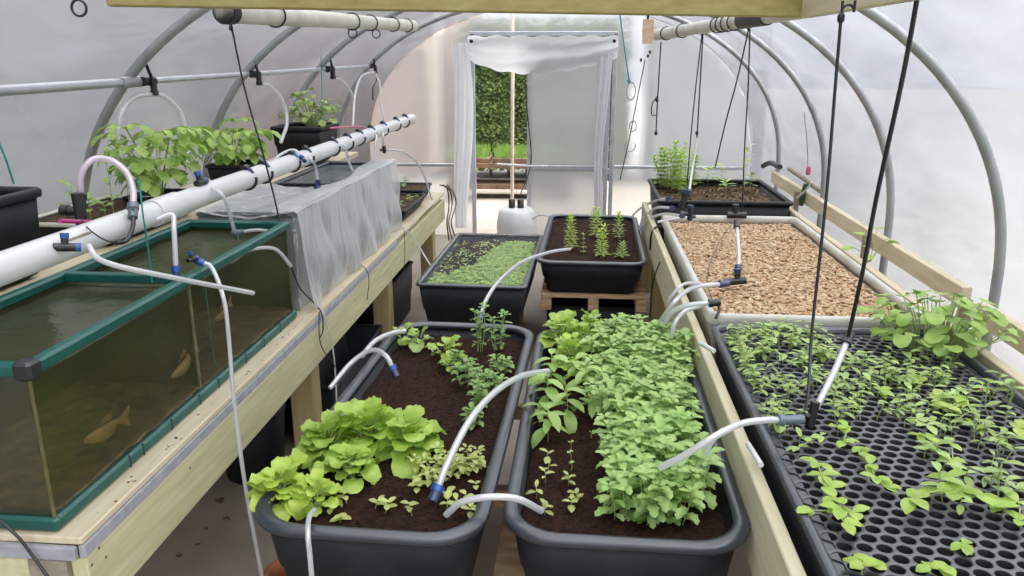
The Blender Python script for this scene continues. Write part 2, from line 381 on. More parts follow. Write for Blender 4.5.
# ------------------------------------------------------------------ outdoors, seen through the doorway and the film
def house(name, label, a, b_, m, gable=True):
    o = thing(name, label, 'building', ((a[0] + b_[0]) / 2, (a[1] + b_[1]) / 2, -.07))
    q = M(); q.box((a[0], a[1], -.07), (b_[0], b_[1], a[2]), .01); q.build('walls', m, o)
    q = M(); x0, x1, y0, y1, z = a[0] - .2, b_[0] + .2, a[1] - .2, b_[1] + .2, a[2]; xm = (x0 + x1) / 2
    q.add([(x0, y0, z), (x1, y0, z), (xm, y0, z + 1.0), (x0, y1, z), (x1, y1, z), (xm, y1, z + 1.0)], [(0, 1, 2), (5, 4, 3), (0, 2, 5, 3), (1, 4, 5, 2), (0, 3, 4, 1)]); q.build('roof', 'house_grey', o)
    return o
h = house('brick_house', 'pinkish brick building seen blurred through the film left of the doorway', (-5.6, 12.6, 4.0), (-2.0, 16.0, 0), 'brick_pink')
q = M(); q.box((-2.32, 12.48, 0), (-2.16, 12.598, 3.9), .01); q.build('corner_pipe', 'cream_paint', h)
house('garden_shed', 'blue grey shed seen blurred through the film right of the doorway', (.95, 11.6, 3.0), (2.55, 13.6, 0), 'house_grey')
house('shading_house', 'added grey building, raised tall to darken the film along the left side', (-9.5, -3.5, 8.5), (-4.2, 9.5, 0), 'house_grey')  # added building, height and dark grey chosen to shade the left film
def bush(b, c, rx, ry, rz, n, s, rnd):
    for _ in range(n):
        a = rnd.uniform(0, 2 * PI); e = rnd.uniform(-1, 1); k = rnd.uniform(.75, 1.05); w = math.sqrt(1 - e * e)
        p = V((c[0] + rx * w * math.cos(a) * k, c[1] + ry * w * math.sin(a) * k, max(.01, c[2] + rz * e * k)))
        d = V((rnd.uniform(-1, 1), rnd.uniform(-1, 1), rnd.uniform(-.6, 1))).normalized(); u = d.orthogonal().normalized() * s * rnd.uniform(.4, .7); d *= s
        b.add([p - d * .5, p + u * .5, p + d * .6, p - u * .5], [(0, 1, 2, 3)])
rnd = random.Random(4)
hg = thing('garden_hedge', 'dense dark green hedge filling the view through the open doorway', 'hedge', (-.9, 12.2, -.07))
q = M()
for k in range(9): q.tube([(-1.7 + k * .28, 12.2, -.07), (-1.65 + k * .28, 12.25, .9)], .025, 5)
q.build('stem', 'stem_brown', hg)
q = M(); rings = []
for z, i_ in ((.12, .12), (.3, .06), (1.2, .08), (1.9, .14), (2.15, .3)): rings.append([p + V((noise.noise(p * 2), noise.noise(p * 2 + V((5, 5, 5))), 0)) * .12 for p in rrect(-.6, 12.35, 2.6 - 2 * i_, 1.0 - i_, .2, z, 0, 4)])
q.loft(rings, True)
for _ in range(9000):
    x = rnd.uniform(-1.85, .65); z = rnd.uniform(.08, 2.25); p = V((x, 11.86 + .10 * noise.noise(V((x * 3, z * 3, 0))) + rnd.uniform(-.06, .06) + (max(0, z - 1.9)) * .4, z))
    d = V((rnd.uniform(-1, 1), rnd.uniform(-1, .2), rnd.uniform(-.8, 1))).normalized() * .055; u = d.orthogonal().normalized() * rnd.uniform(.014, .024)
    q.add([p - d * .5, p + u, p + d * .6, p - u], [(0, 1, 2, 3)])
q.build('foliage', 'hedge_green', hg)
# table of grass trays on sleepers
tb = thing('sleeper_shelf', 'low dark sleeper shelf outside the doorway', 'shelf', (-1.0, 10.05, -.012))
for z in (.12, .38):
    pbox((-1.7, 9.8, z), (-.1, 10.3, z + .06), 'board', 'sleeper_brown', tb)
for x in (-1.65, -.25): pbox((x, 9.85, -.012), (x + .1, 10.25, .12), 'block', 'sleeper_brown', tb); pbox((x, 9.85, .18), (x + .1, 10.25, .38), 'block', 'sleeper_brown', tb)
for k, x in enumerate((-1.66, -1.12, -.58)):
    o = thing('grass_tray', ['tray of bright grass at the left end of the outdoor shelf', 'tray of bright grass on the middle of the outdoor shelf', 'tray of bright grass at the right of the outdoor shelf'][k], 'tray', (x + .25, 10.05, .44), 'grass trays on the outdoor shelf')
    pbox((x, 9.84, .44), (x + .5, 10.26, .50), 'tray', 'sleeper_brown', o)
    q = M()
    for _ in range(700):
        p = V((x + rnd.uniform(.02, .48), rnd.uniform(9.86, 10.24), .49)); d = V((rnd.uniform(-.04, .04), rnd.uniform(-.04, .04), rnd.uniform(.10, .19))); w = V((.006, 0, 0))
        q.add([p - w, p + w, p + d], [(0, 1, 2)])
    q.build('grass', 'grass_green', o, kind='stuff')

# ------------------------------------------------------------------ overhead beams
zb = 1.825
A = at(110, 7, z=zb); B = at(795, 18, z=zb)
ang = math.atan2(B.y - A.y, B.x - A.x); L_ = (B - A).length
o = thing('cross_beam', 'wide greenish timber beam crossing the top of the view', 'beam', A)
q = M(); q.box((A.x, A.y - .045, zb), (A.x + L_, A.y, zb + .145), .004)
rot = Matrix.Rotation(ang, 3, 'Z'); q.v = [tuple(rot @ (V(p) - A) + A) for p in q.v]; pk = q.build('plank', 'beam_timber', o)
q = M(); q.lathe(at(776, 8, z=zb + .03) , [(.001, -.002), (.004, -.002), (.004, .001), (.001, .001)], 8, (0, -1, 0)); q.build('nail_head', 'knot', pk)
C_ = at(888, 3, z=zb)
o = thing('side_beam', 'pale timber beam running from the cross beam towards the viewer at upper right', 'beam', B + V((.02, 0, 0)))
d = (C_ - B); d.normalize(); n_ = V((d.y, -d.x, 0))
P0 = B + V((.004, .05, 0)); P1 = P0 + V((.03, -1, 0)).normalized() * 2.6
w_ = .042
q = M(); dd = (P1 - P0).normalized(); nn = V((-dd.y, dd.x, 0))
rings = [[p + nn * a + V((0, 0, h)) for a, h in ((0, 0), (w_, 0), (w_, .145), (0, .145))] for p in (P0, P1)]
q.loft(rings, False); q.build('plank', 'pale_timber', o)

# ------------------------------------------------------------------ overhead soil pipes, side rail
def strap(parent, pts_axis, p, r, m='black_rubber', tail=.02):
    q = M(); q.torus(p, r + .004, .0035, pts_axis, n=20, k=6); q.build('cable_tie', m, parent)
pb = at(413, 26, x=-1.14); pl0 = at(224, 12, x=-1.14)
axisL = (pb - pl0).normalized(); 
lp = thing('overhead_pipe', 'ivory plastic pipe slung under the roof on the left', 'pipe', (pb.x, pb.y, pb.z - .035))
q = M(); q.tube([pl0, pb - axisL * .35, pb - axisL * .34], .034, 20); q.build('pipe_length', 'ivory_pipe', lp)
q = M(); q.tube([pb - axisL * .34, pb], .037, 20); q.build('pipe_socket', 'ivory_pipe', lp)
q = M(); q.tube([pl0, pl0 + axisL * .05], .038, 20); q.build('pipe_end', 'black_plastic', lp)
for s in (.15, .5, .62, .8, .93): strap(lp, axisL, pl0.lerp(pb, s), .036)
for s in (.5, .66):
    p = pl0.lerp(pb, s); q = M(); q.torus(p - V((0, 0, .055)), .022, .003, (0, 1, 0), n=14, k=5); q.build('wire_hook', 'black_rubber', lp)
pc = at(657, 35, y=5.7); pd = at(775, 15, y=3.75); axisR = (pd - pc).normalized(); pe = pc + axisR * 2.6
rp = thing('overhead_pipe', 'ivory plastic pipe slung under the roof on the right', 'pipe', (pc.x, pc.y, pc.z - .035))
q = M(); q.tube([pc + axisR * .5, pe], .034, 20); q.build('pipe_length', 'ivory_pipe', rp)
q = M(); q.tube([pc, pc + axisR * .5], .037, 20); q.build('pipe_socket', 'ivory_pipe', rp)
for s in (.12, .3, .62, .66, .7, .75): strap(rp, axisR, pc.lerp(pd, s), .037)
q = M(); q.tube([pc.lerp(pd, .80), pc.lerp(pd, .96)], .040, 16); q.build('black_bracket', 'black_rubber', rp, label='black clamp wrapped round the pipe')
# ring hanging at upper left
p = at(79, 4, y=1.95); o = thing('hanging_ring', 'small black ring hanging at the upper left corner', 'ring', p - V((0, 0, .04)))
q = M(); c = at(79, 8, y=1.95); q.torus(c, .019, .0032, (0, 1, 0), n=20); q.build('ring', 'black_rubber', o)
q = M(); q.tube([c + V((0, 0, .02)), c + V((0, 0, .12))], .005, 6); q.build('hook_shank', 'black_rubber', o)

railx = -1.725
r0 = V((railx, .3, 1.593)); r1 = V((railx - .0, 6.45, 1.637))
rail = thing('side_rail', 'thin grey conduit rail running along the left side at head height', 'rail', (railx, 3.5, 1.6))
q = M(); q.tube([r0, V((railx, 2.97, 1.612))], .0165, 12); q.tube([V((railx, 2.97, 1.612)), r1], .0125, 12); q.build('conduit', 'frame_metal', rail)
q = M(); q.tube([V((railx, 2.90, 1.6115)), V((railx, 3.04, 1.6125))], .021, 12); q.build('coupling', 'steel_grey', rail)

# ------------------------------------------------------------------ hoses, fittings, cords
def hose(label, pts, r=.0065, m='vinyl_tube', ends='', cat='hose', name='water_hose', group=None, k=6):
    """ends: per end one letter, b blue, n navy, k black, s slate, - none"""
    P = smooth(pts, k); o = thing(name, label, cat, P[0], group)
    q = M(); q.tube(P, r, 9); q.build('tube' if name == 'water_hose' else 'strand', m, o)
    for i, e in enumerate(ends):
        if e == '-': continue
        a = P[0] if i == 0 else P[-1]; dd = (P[0] - P[1]).normalized() if i == 0 else (P[-1] - P[-2]).normalized()
        mm = {'b': 'blue_collar', 'n': 'navy_collar', 'k': 'black_rubber', 's': 'slate_collar'}[e]
        q = M(); q.tube([a + dd * .002, a + dd * .03], r * 1.45, 10); cn = q.build('connector', 'navy_collar' if e in 'bn' else 'black_rubber' if e == 'k' else mm, o)
        q = M(); q.tube([a - dd * .012, a + dd * .004], r * 1.75, 10); q.build('collar', mm, cn)
    return o
def cord(label, pts, r=.0022, m='black_rubber', k=6, name='cord', knots=(), cat='cord', group=None):
    P = smooth(pts, k); o = thing(name, label, cat, P[-1], group); q = M(); q.tube(P, r, 6); q.build('strand', m, o)
    for kn in knots:
        q = M(); c = V(kn); q.lathe(c - V((0, 0, r * 3)), [(r, 0), (r * 2.2, r * 1.5), (r * 2.2, r * 4.5), (r, r * 6)], 8); q.build('knot', m, o)
    return o
def valve(label, p, ax=(0, 1, 0), s=1, collars='b', arm=(0, 0, 1), parent=None, name='hose_valve', group=None):
    """push-fit tap: body barrel, collars, lever"""
    p = V(p); ax = V(ax).normalized(); arm = V(arm).normalized()
    o = thing(name, label, 'valve', p - V((0, 0, .02 * s)), group)
    q = M(); q.tube([p - ax * .028 * s, p + ax * .028 * s], .012 * s, 10); q.tube([p, p + arm * .026 * s], .010 * s, 10); bd = q.build('body', 'black_rubber', o)
    mm = {'b': 'blue_collar', 'n': 'navy_collar', 'k': 'black_rubber', 's': 'slate_collar'}[collars[0]]
    q = M(); q.tube([p + ax * .027 * s, p + ax * .040 * s], .0125 * s, 10); q.build('collar', mm, bd)
    q = M(); q.tube([p + arm * .025 * s, p + arm * .040 * s], .012 * s, 10); q.build('lever', mm, o)
    return o

# ------------------------------------------------------------------ left bench
BX0, BX1, BY0, BY1, BZ = -1.80, -1.01, 1.335, 5.72, .75
bench = thing('wooden_bench', 'long pale timber bench carrying the fish tank on the left', 'bench', ((BX0 + BX1) / 2, (BY0 + BY1) / 2, 0))
pbox((BX0, BY0, BZ - .018), (BX1, BY1, BZ), 'bench_top', 'pale_timber', bench)
pbox((BX1 - .012, BY0 + .0, BZ - .050), (BX1 + .003, 4.2, BZ - .0185), 'edge_strip', 'foam_edge', bench)
pbox((BX0, BY0 - .012, BZ - .050), (BX1 - .0125, BY0 + .003, BZ - .0185), 'edge_strip', 'foam_edge', bench)
q = M(); q.box((BX1 - .035, BY0 + .002, BZ - .20), (BX1 + .002, BY1, BZ - .0505), .003); q.build('front_rail', 'green_timber', bench)
pbox((BX0, BY0 - .01, BZ - .20), (BX1 - .12, BY0 + .03, BZ - .051), 'end_rail', 'green_timber', bench)
pbox((BX1 - .12, BY0 - .012, BZ - .20), (BX1 - .036, BY0 + .03, BZ - .051), 'rail_end', 'end_grain', bench)
pbox((BX0, BY0 + .03, BZ - .2), (BX0 + .035, BY1, BZ - .051), 'back_rail', 'green_timber', bench)
for y in (1.42, 2.82, 4.10, 5.42):
    pbox((BX1 - .13, y, 0), (BX1 - .036, y + .095, BZ - .019), 'leg', 'post_timber', bench, .004)
    pbox((BX0 + .036, y, 0), (BX0 + .13, y + .095, BZ - .019), 'leg', 'post_timber', bench, .004)
rnd = random.Random(11)
q = M()
for _ in range(34):
    y = rnd.uniform(1.4, 3.2); x = rnd.uniform(BX1 - .035, BX1 - .008); r_ = rnd.uniform(.0012, .004)
    q.lathe((x, y, BZ + .0002), [(r_, 0), (r_, .0007)], 7)
q.build('dirt_spots', 'knot', bench, kind='stuff')
q = M()
for (px, py) in ((355, 300 + 0), (287, 466), (99, 548), (106, 557), (92, 565), (300, 330), (190, 468)):
    c = at(px, py, x=BX1 + .0025)
    if BZ - .2 < c.z < BZ - .05: q.lathe(c, [(.0035, -.0002), (.0035, .0006)], 8, (1, 0, 0))
q.build('screw_heads', 'knot', bpy.data.objects['front_rail'])

# ------------------------------------------------------------------ fish tank
TX0, TX1, TY0, TY1, TZ0, TZ1, TYM = -1.46, -1.066, 1.345, 2.775, .752, 1.125, 2.02
tank = thing('fish_tank', 'long glass fish tank with teal trim and murky green water', 'tank', ((TX0 + TX1) / 2, (TY0 + TY1) / 2, TZ0))
def frame_rect(x0, x1, y0, y1, z0, z1, w, name, m, parent, bev=.006):
    q = M(); q.box((x0, y0, z0), (x1, y0 + w, z1), bev); q.box((x0, y1 - w, z0), (x1, y1, z1), bev)
    q.box((x0, y0 + w * .6, z0 + .0006), (x0 + w, y1 - w * .6, z1 - .0006), bev); q.box((x1 - w, y0 + w * .6, z0 + .0006), (x1, y1 - w * .6, z1 - .0006), bev); return q.build(name, m, parent)
frame_rect(TX0, TX1, TY0, TY1, TZ1 - .030, TZ1, .028, 'top_rim', 'teal_plastic', tank)
pbox((TX0 + .026, TYM - .014, TZ1 - .026), (TX1 - .026, TYM + .014, TZ1 - .001), 'cross_bar', 'teal_plastic', tank)
frame_rect(TX0, TX1, TY0, TY1, TZ0, TZ0 + .032, .022, 'base_rim', 'teal_plastic', tank)
g0, g1 = TZ0 + .004, TZ1 - .006; e = .006
pbox((TX1 - .012, TY0 + .008, g0), (TX1 - .007, TY1 - .008, g1), 'front_glass', 'pane_glass', tank, .0005)
pbox((TX0 + .012, TY0 + .007, g0), (TX1 - .0125, TY0 + .012, g1), 'end_glass', 'pane_glass', tank, .0005)
pbox((TX0 + .012, TY1 - .012, g0), (TX1 - .0125, TY1 - .007, g1), 'end_glass', 'algae_glass', tank, .0005)
pbox((TX0 + .007, TY0 + .008, g0), (TX0 + .0115, TY1 - .008, g1), 'back_glass', 'algae_glass', tank, .0005)
pbox((TX0 + .014, TYM - .003, g0 + .03), (TX1 - .014, TYM + .003, g1 - .02), 'divider', 'pane_glass', tank, .0005)
for y, x in ((TY0 + .004, TX1 - .010),):
    pbox((x, y, TZ0 + .032), (x + .006, y + .006, TZ1 - .03), 'corner_seal', 'algae_seal', tank, .001)
pbox((TX1 - .018, TYM - .005, TZ0 + .034), (TX1 - .0125, TYM + .005, TZ1 - .03), 'divider_seal', 'algae_seal', tank, .001)
# black clips
pbox((TX1 - .034, TY0 - .005, TZ1 - .034), (TX1 + .006, TY0 + .036, TZ1 + .005), 'corner_clip', 'black_rubber', tank, .006)
q = M()
for y in (1.62, 1.68, 1.82, 1.98, 2.1, 2.3, 2.45, 2.6): q.box((TX1 - .002, y, TZ0 + .001), (TX1 + .0012, y + .003, TZ0 + .033), .0004)
q.build('rim_joints', 'black_rubber', bpy.data.objects['base_rim'])
q = M()
rn = random.Random(5); nx, ny = 10, 34; rings = []
for i in range(ny + 1):
    rings.append([V((TX0 + .016 + (TX1 - TX0 - .03) * j / nx, TY0 + .014 + (TY1 - TY0 - .028) * i / ny, TZ0 + .018 + .012 * rn.random() + (.012 if j == nx else .02))) for j in range(nx + 1)])
q.loft(rings, False, False, False, closed=False); q.build('gravel_bed', 'tank_bottom', tank)
WZ = 1.084
for (y0, y1) in ((TY0 + .014, TYM - .004), (TYM + .004, TY1 - .014)):
    x0, x1 = TX0 + .0135, TX1 - .0195
    q = M(); q.add([(x0, y0, g0 + .01), (x1, y0, g0 + .01), (x1, y1, g0 + .01), (x0, y1, g0 + .01), (x0, y0, WZ - .001), (x1, y0, WZ - .001), (x1, y1, WZ - .001), (x0, y1, WZ - .001)], [(0, 1, 5, 4), (1, 2, 6, 5), (2, 3, 7, 6), (3, 0, 4, 7)])
    q.build('tank_water', 'murky_water', tank)
    q = M(); rings = []
    for i in range(13):
        rings.append([V((x0 + (x1 - x0) * j / 8, y0 + (y1 - y0) * i / 12, WZ + .0015 * noise.noise(V((i * .7, j * .9, y0))))) for j in range(9)])
    q.loft(rings, True, False, False, closed=False); q.build('water_surface', 'pond_surface', tank)
def fish(label, a, b_, h, flip=1):
    a = V(a); b_ = V(b_); L = (b_ - a).length; d = (b_ - a).normalized(); s = d.cross(V((0, 0, 1))).normalized(); u = s.cross(d)
    o = thing('goldfish', label, 'fish', (a + b_) / 2 - V((0, 0, h)), 'fish in the tank')
    q = M(); rings = []
    for i in range(11):
        t = i / 10; k = math.sin(PI * (t * .9 + .05)) ** .7 * (1 - .55 * t); bend = s * .012 * math.sin(t * 4)
        rings.append([a + d * L * .82 * t + bend + u * h * k * math.sin(2 * PI * j / 10) + s * h * .55 * k * math.cos(2 * PI * j / 10) for j in range(10)])
    q.loft(rings, True); q.build('body', 'fish_scales', o)
    e0 = a + d * L * .66; q = M(); w = s * .001
    q.loft([[e0 - w, e0 + w], [b_ + u * h * 1.1 - w, b_ + u * h * 1.1 + w], [b_ - d * L * .05 + w * 0, b_ - d * L * .05 + w], [b_ - u * h * 1.1 - w, b_ - u * h * 1.1 + w]], False, False, False)
    q.add([e0, b_ + u * h * 1.1, b_ - d * L * .06, b_ - u * h * 1.1], [(0, 1, 2), (0, 2, 3)]); q.build('tail_fin', 'fish_scales', o)
    q = M(); m0 = a + d * L * .3 + u * h * .6; q.add([m0, m0 + d * L * .3, m0 + d * L * .28 + u * h * .8, m0 + d * L * .12 + u * h * .7], [(0, 1, 2, 3)]); q.build('dorsal_fin', 'fish_scales', o)
fish('orange brown fish low down near the near end of the tank', at(85, 441, x=-1.109), at(130, 415, x=-1.109), .024)
fish('orange fish swimming steeply in the middle of the tank', at(172, 377, x=-1.108), at(198, 344, x=-1.108), .023)
fish('pale orange fish near the water line at the far end of the tank', at(215, 320, x=-1.109), at(232, 301, x=-1.109), .018)

# ------------------------------------------------------------------ leaf shapes
def leaf(b, p, d, L, W, curl=.6, fold=.15, kind='oval', n=5, up=V((0, 0, 1)), ruf=0, rn=random):
    d = V(d).normalized(); s = d.cross(up)
    if s.length < 1e-4: s = d.orthogonal()
    s.normalize(); u = s.cross(d).normalized(); pos = V(p); rings = []; ph = rn.uniform(0, 6)
    for i in range(n + 1):
        t = i / n
        if kind == 'oval': w = math.sin(PI * min(1, t * .96 + .02)) ** .75
        elif kind == 'round': w = max(.06, (1 - (2 * t - 1.04) ** 2)) ** .5 if t < 1 else .45
        elif kind == 'heart': w = (.9 if t < .05 else math.sqrt(max(.02, 1 - ((t - .35) / .68) ** 2)))
        elif kind == 'jag': w = math.sin(PI * min(1, t * .95 + .03)) ** .6 * (1.12 if i % 2 else .78)
        elif kind == 'long': w = math.sin(PI * min(1, t * .94 + .03)) ** .9
        else: w = 1
        w *= W / 2
        if i == n and kind in ('oval', 'jag', 'long', 'heart'): w = W * .03
        if ruf: a1 = ruf * W * math.sin(t * 17 + ph); a2 = ruf * W * math.sin(t * 15 + ph + 2)
        else: a1 = a2 = 0
        rings.append([pos - s * w + u * (fold * w + a1), pos - s * w * .5 + u * (fold * w * .35 - a1 * .5), V(pos), pos + s * w * .5 + u * (fold * w * .35 - a2 * .5), pos + s * w + u * (fold * w + a2)])
        ang = -curl / n; c_, s_ = math.cos(ang), math.sin(ang)
        d, u = (d * c_ + u * s_).normalized(), (u * c_ - d * s_).normalized()
        pos = pos + d * L / n
    b.loft(rings, True, False, False, closed=False)
def finish(o_name, label, cat, loc, fol, stem, fm, smm, group):
    o = thing(o_name, label, cat, loc, group)
    if stem.v: stem.build('stem', smm, o)
    fol.build('leaves', fm, o)
    return o
Z = V((0, 0, 1))
def lettuce(name, label, p, r, h, n, m, seed, group=None, kind='round'):
    rn = random.Random(seed); f = M(); st = M(); p = V(p)
    st.tube([p - Z * .01, p + Z * h * .3], .010, 6)
    for i in range(n):
        k = i / n; a = i * 2.4 + rn.uniform(-.3, .3); el = .25 + k * 1.15
        d = V((math.cos(a) * math.cos(el), math.sin(a) * math.cos(el), math.sin(el))); L = r * (1.0 - .25 * k) * rn.uniform(.8, 1.1)
        L *= rn.uniform(.7, 1.05); b0 = p + Z * (.012 + h * 1.0 * k * rn.uniform(.6, 1)) + V((math.cos(a), math.sin(a), 0)) * rn.uniform(.004, .02)
        pt = b0 + d * L * .38; st.tube([b0, pt], .0025, 5)
        leaf(f, b0 + d * L * .30, d, L * .72, L * .70 * rn.uniform(.85, 1.15), curl=rn.uniform(.6, 1.8), fold=rn.uniform(-.1, .45), kind=kind, n=8, ruf=.07, rn=rn)
    return finish(name, label, 'lettuce' if 'lettuce' in name else 'plant', p, f, st, m, 'stem_green', group)
def herb(name, label, p, h, n, lw, m, seed, group=None, cat='herb', kind='jag', spread=.05, up_=.2):
    """bushy branching stem with pairs of leaves"""
    rn = random.Random(seed); f = M(); st = M(); p = V(p)
    for s in range(n):
        a = rn.uniform(0, 2 * PI); q = p + V((math.cos(a), math.sin(a), 0)) * rn.uniform(0, spread)
        top = q + V((math.cos(a) * spread * .6, math.sin(a) * spread * .6, h * rn.uniform(.75, 1.08)))
        st.tube([q - Z * .005, q.lerp(top, .5) + V((rn.uniform(-.01, .01), rn.uniform(-.01, .01), 0)), top], .0016, 5)
        lv = 5
        for j in range(1, lv + 1):
            t = j / lv; c = q.lerp(top, t); b0 = a + j * PI / 2
            for k in range(4 if j == lv else 2):
                aa = b0 + k * (PI if j < lv else PI / 2) + rn.uniform(-.3, .3); el = up_ + (.35 if j == lv else 0) + rn.uniform(-.2, .2)
                L = lw * rn.uniform(.75, 1.15) * (1 if j > 1 else .7) * (.8 if j == lv else 1)
                d = V((math.cos(aa) * math.cos(el), math.sin(aa) * math.cos(el), math.sin(el)))
                leaf(f, c + d * .006, d, L, L * .64, curl=rn.uniform(.3, 1.4), fold=.28, kind=kind, n=6, rn=rn)
    return finish(name, label, cat, p, f, st, m, 'stem_green', group)
def sprout(name, label, p, h, n, L, W, m, seed, group=None, cat='seedling', kind='oval', curl=.5, el0=.3, smm='stem_green', r=.0012, lean=.0):
    rn = random.Random(seed); f = M(); st = M(); p = V(p); a0 = rn.uniform(0, 6); top = p + V((math.cos(a0) * lean, math.sin(a0) * lean, h))
    st.tube([p - Z * .004, p.lerp(top, .5) + V((rn.uniform(-.004, .004), rn.uniform(-.004, .004), 0)), top], r, 5)
    for i in range(n):
        t = .35 + .65 * (i + 1) / n if n > 2 else 1
        a = a0 + i * (PI + .2 if n == 2 else 2.3); el = el0 + .5 * (t - .6) + rn.uniform(-.2, .2)
        d = V((math.cos(a) * math.cos(el), math.sin(a) * math.cos(el), math.sin(el))); c = p.lerp(top, t)
        l = L * rn.uniform(.75, 1.15); leaf(f, c, d, l, W * rn.uniform(.85, 1.15) * l / L, curl=curl * rn.uniform(.5, 1.4), fold=.2, kind=kind, n=5, rn=rn)
    return finish(name, label, cat, p, f, st, m, smm, group)
def feathery(name, label, p, h, n, m, seed, group=None, cat='plant', wide=.035, dens=9):
    """upright stems set with rings of narrow leaflets"""
    rn = random.Random(seed); f = M(); st = M(); p = V(p)
    for s in range(n):
        a = rn.uniform(0, 6.28); q = p + V((math.cos(a), math.sin(a), 0)) * rn.uniform(0, .012 * n); top = q + V((rn.uniform(-.015, .015) * n, rn.uniform(-.015, .015) * n, h * rn.uniform(.8, 1.05)))
        st.tube([q - Z * .005, q.lerp(top, .5), top], .0015, 5)
        for j in range(dens):
            t = .12 + .88 * j / (dens - 1); c = q.lerp(top, t); L = wide * (1 - .35 * t) * rn.uniform(.8, 1.2)
            for k in range(5):
                aa = k * 2 * PI / 5 + j * .7 + rn.uniform(-.2, .2); el = .35 + .6 * t
                d = V((math.cos(aa) * math.cos(el), math.sin(aa) * math.cos(el), math.sin(el)))
                leaf(f, c, d, L, L * .30, curl=.6, fold=.1, kind='long', n=3, rn=rn)
    return finish(name, label, cat, p, f, st, m, 'stem_green', group)
def bigleaf(name, label, p, h, n, L, m, seed, group=None, cat='plant', reach=.1, kind='heart', base=0):
    """large leaves on long stalks"""
    rn = random.Random(seed); f = M(); st = M(); p = V(p)
    for i in range(n):
        a = i * 2.4 + rn.uniform(-.4, .4); k = rn.uniform(.2, 1) ; hh = h * rn.uniform(.3, 1.0) * (1.15 - .45 * k)
        e_ = p + V((math.cos(a) * reach * k, math.sin(a) * reach * k, hh)); mid = p.lerp(e_, .5) + V((0, 0, hh * .15))
        bb = p + V((math.cos(a) * base * k, math.sin(a) * base * k, -.004)); st.tube([bb, mid + (bb - p) * .5, e_], .0016, 5); l = L * rn.uniform(.55, 1.1)
        el = rn.uniform(-.35, .25); d = V((math.cos(a + rn.uniform(-.7, .7)) * math.cos(el), math.sin(a + rn.uniform(-.7, .7)) * math.cos(el), math.sin(el)))
        leaf(f, e_, d, l, l * .95, curl=rn.uniform(.3, 1.0), fold=rn.uniform(0, .25), kind=kind, n=6, ruf=.03, rn=rn)
    return finish(name, label, cat, p, f, st, m, 'stem_green', group)

# ------------------------------------------------------------------ troughs
def trough(label, cx, cy, w, l, rot, zrim, h, r=.11, rimw=.036, soilz=None, taper=.045, body='grey_black_plastic', rim='rim_plastic', soil_label=None, soilm='soil', name='grow_trough', rimh=.026, cat='trough', crumbs=500, group=None):
    o = thing(name, label, cat, (cx, cy, zrim - h), group)
    R_ = lambda ins, z: rrect(cx, cy, w - 2 * ins, l - 2 * ins, max(.012, r - ins * .6), z, rot)
    zb_ = zrim - h; q = M(); tp = taper; wl = .006
    rings = [R_(rimw * .55 + tp + .02, zb_), R_(rimw * .55 + tp, zb_ + .012), R_(rimw * .55 + tp * .55, zb_ + h * .45), R_(rimw * .55 + tp * .5 - .004, zb_ + h * .47), R_(rimw * .55, zrim - rimh * .6),
             R_(rimw * .55 + wl, zrim - rimh * .6), R_(rimw * .55 + tp + wl, zb_ + .02)]
    q.loft(rings, True); q.build('body', body, o)
    q = M(); k = [(.55, -rimh), (.12, -rimh), (0, -rimh * .75), (0, -rimh * .3), (.10, -.004), (.28, 0), (.62, 0), (.88, -.004), (1, -rimh * .35), (.95, -rimh * .9), (.72, -rimh * .9)]
    rings = [R_(rimw * a, zrim + b_) for a, b_ in k]; rings.append(rings[0]); q.loft(rings, True, False, False); q.build('rim', rim, o)
    if soil_label:
        ins = rimw * .55 + .012 + tp * (zrim - soilz) / h; q = M(); rings = []
        rn = random.Random(int(cx * 1000) & 255)
        W2, L2 = w / 2 - ins, l / 2 - ins; rc_ = max(.01, r - ins * .5); NX = 22; NY = max(14, int(l / .028)); c0, s0 = math.cos(rot), math.sin(rot)
        for j in range(NY + 1):
            yy = -L2 + 2 * L2 * j / NY; ov = max(0, abs(yy) - (L2 - rc_)); hw = W2 - (rc_ - math.sqrt(max(0, rc_ * rc_ - ov * ov))); row = []
            for i in range(NX + 1):
                xx = -hw + 2 * hw * i / NX; v = V((cx + xx * c0 - yy * s0, cy + xx * s0 + yy * c0, soilz))
                row.append(v + Z * (.009 * noise.noise(v * 9) + .006 * noise.noise(v * 31) + .003 * rn.random() - (.006 if i in (0, NX) or j in (0, NY) else 0)))
            rings.append(row)
        q.loft(rings, True, False, False, closed=False)
        for _ in range(crumbs):
            x = rn.uniform(-.5, .5) * (w - 2 * ins) * .93; y = rn.uniform(-.5, .5) * (l - 2 * ins) * .95; c, s_ = math.cos(rot), math.sin(rot)
            v = V((cx + x * c - y * s_, cy + x * s_ + y * c, soilz + .002)); k_ = rn.uniform(.002, .006)
            q.add([v + V((k_, 0, 0)), v + V((0, k_, 0)), v - V((k_, 0, 0)), v - V((0, k_, 0)), v + Z * k_ * .9], [(0, 1, 4), (1, 2, 4), (2, 3, 4), (3, 0, 4)])
        tag(q.build('potting_soil', soilm), soil_label, 'soil', kind='stuff')
    return o
ZR = .65
trough('near left black trough with salad leaves and bare soil', -.478, 2.311, .580, 1.528, R(-1.4), ZR, .285, r=.13, soilz=.600, soil_label='dark brown potting soil filling the near left trough', name='grow_trough')
trough('near right black trough with a dense bed of herbs', .126, 2.314, .588, 1.494, R(-.3), ZR, .285, r=.13, soilz=.590, soil_label='dark brown potting soil filling the near right trough')
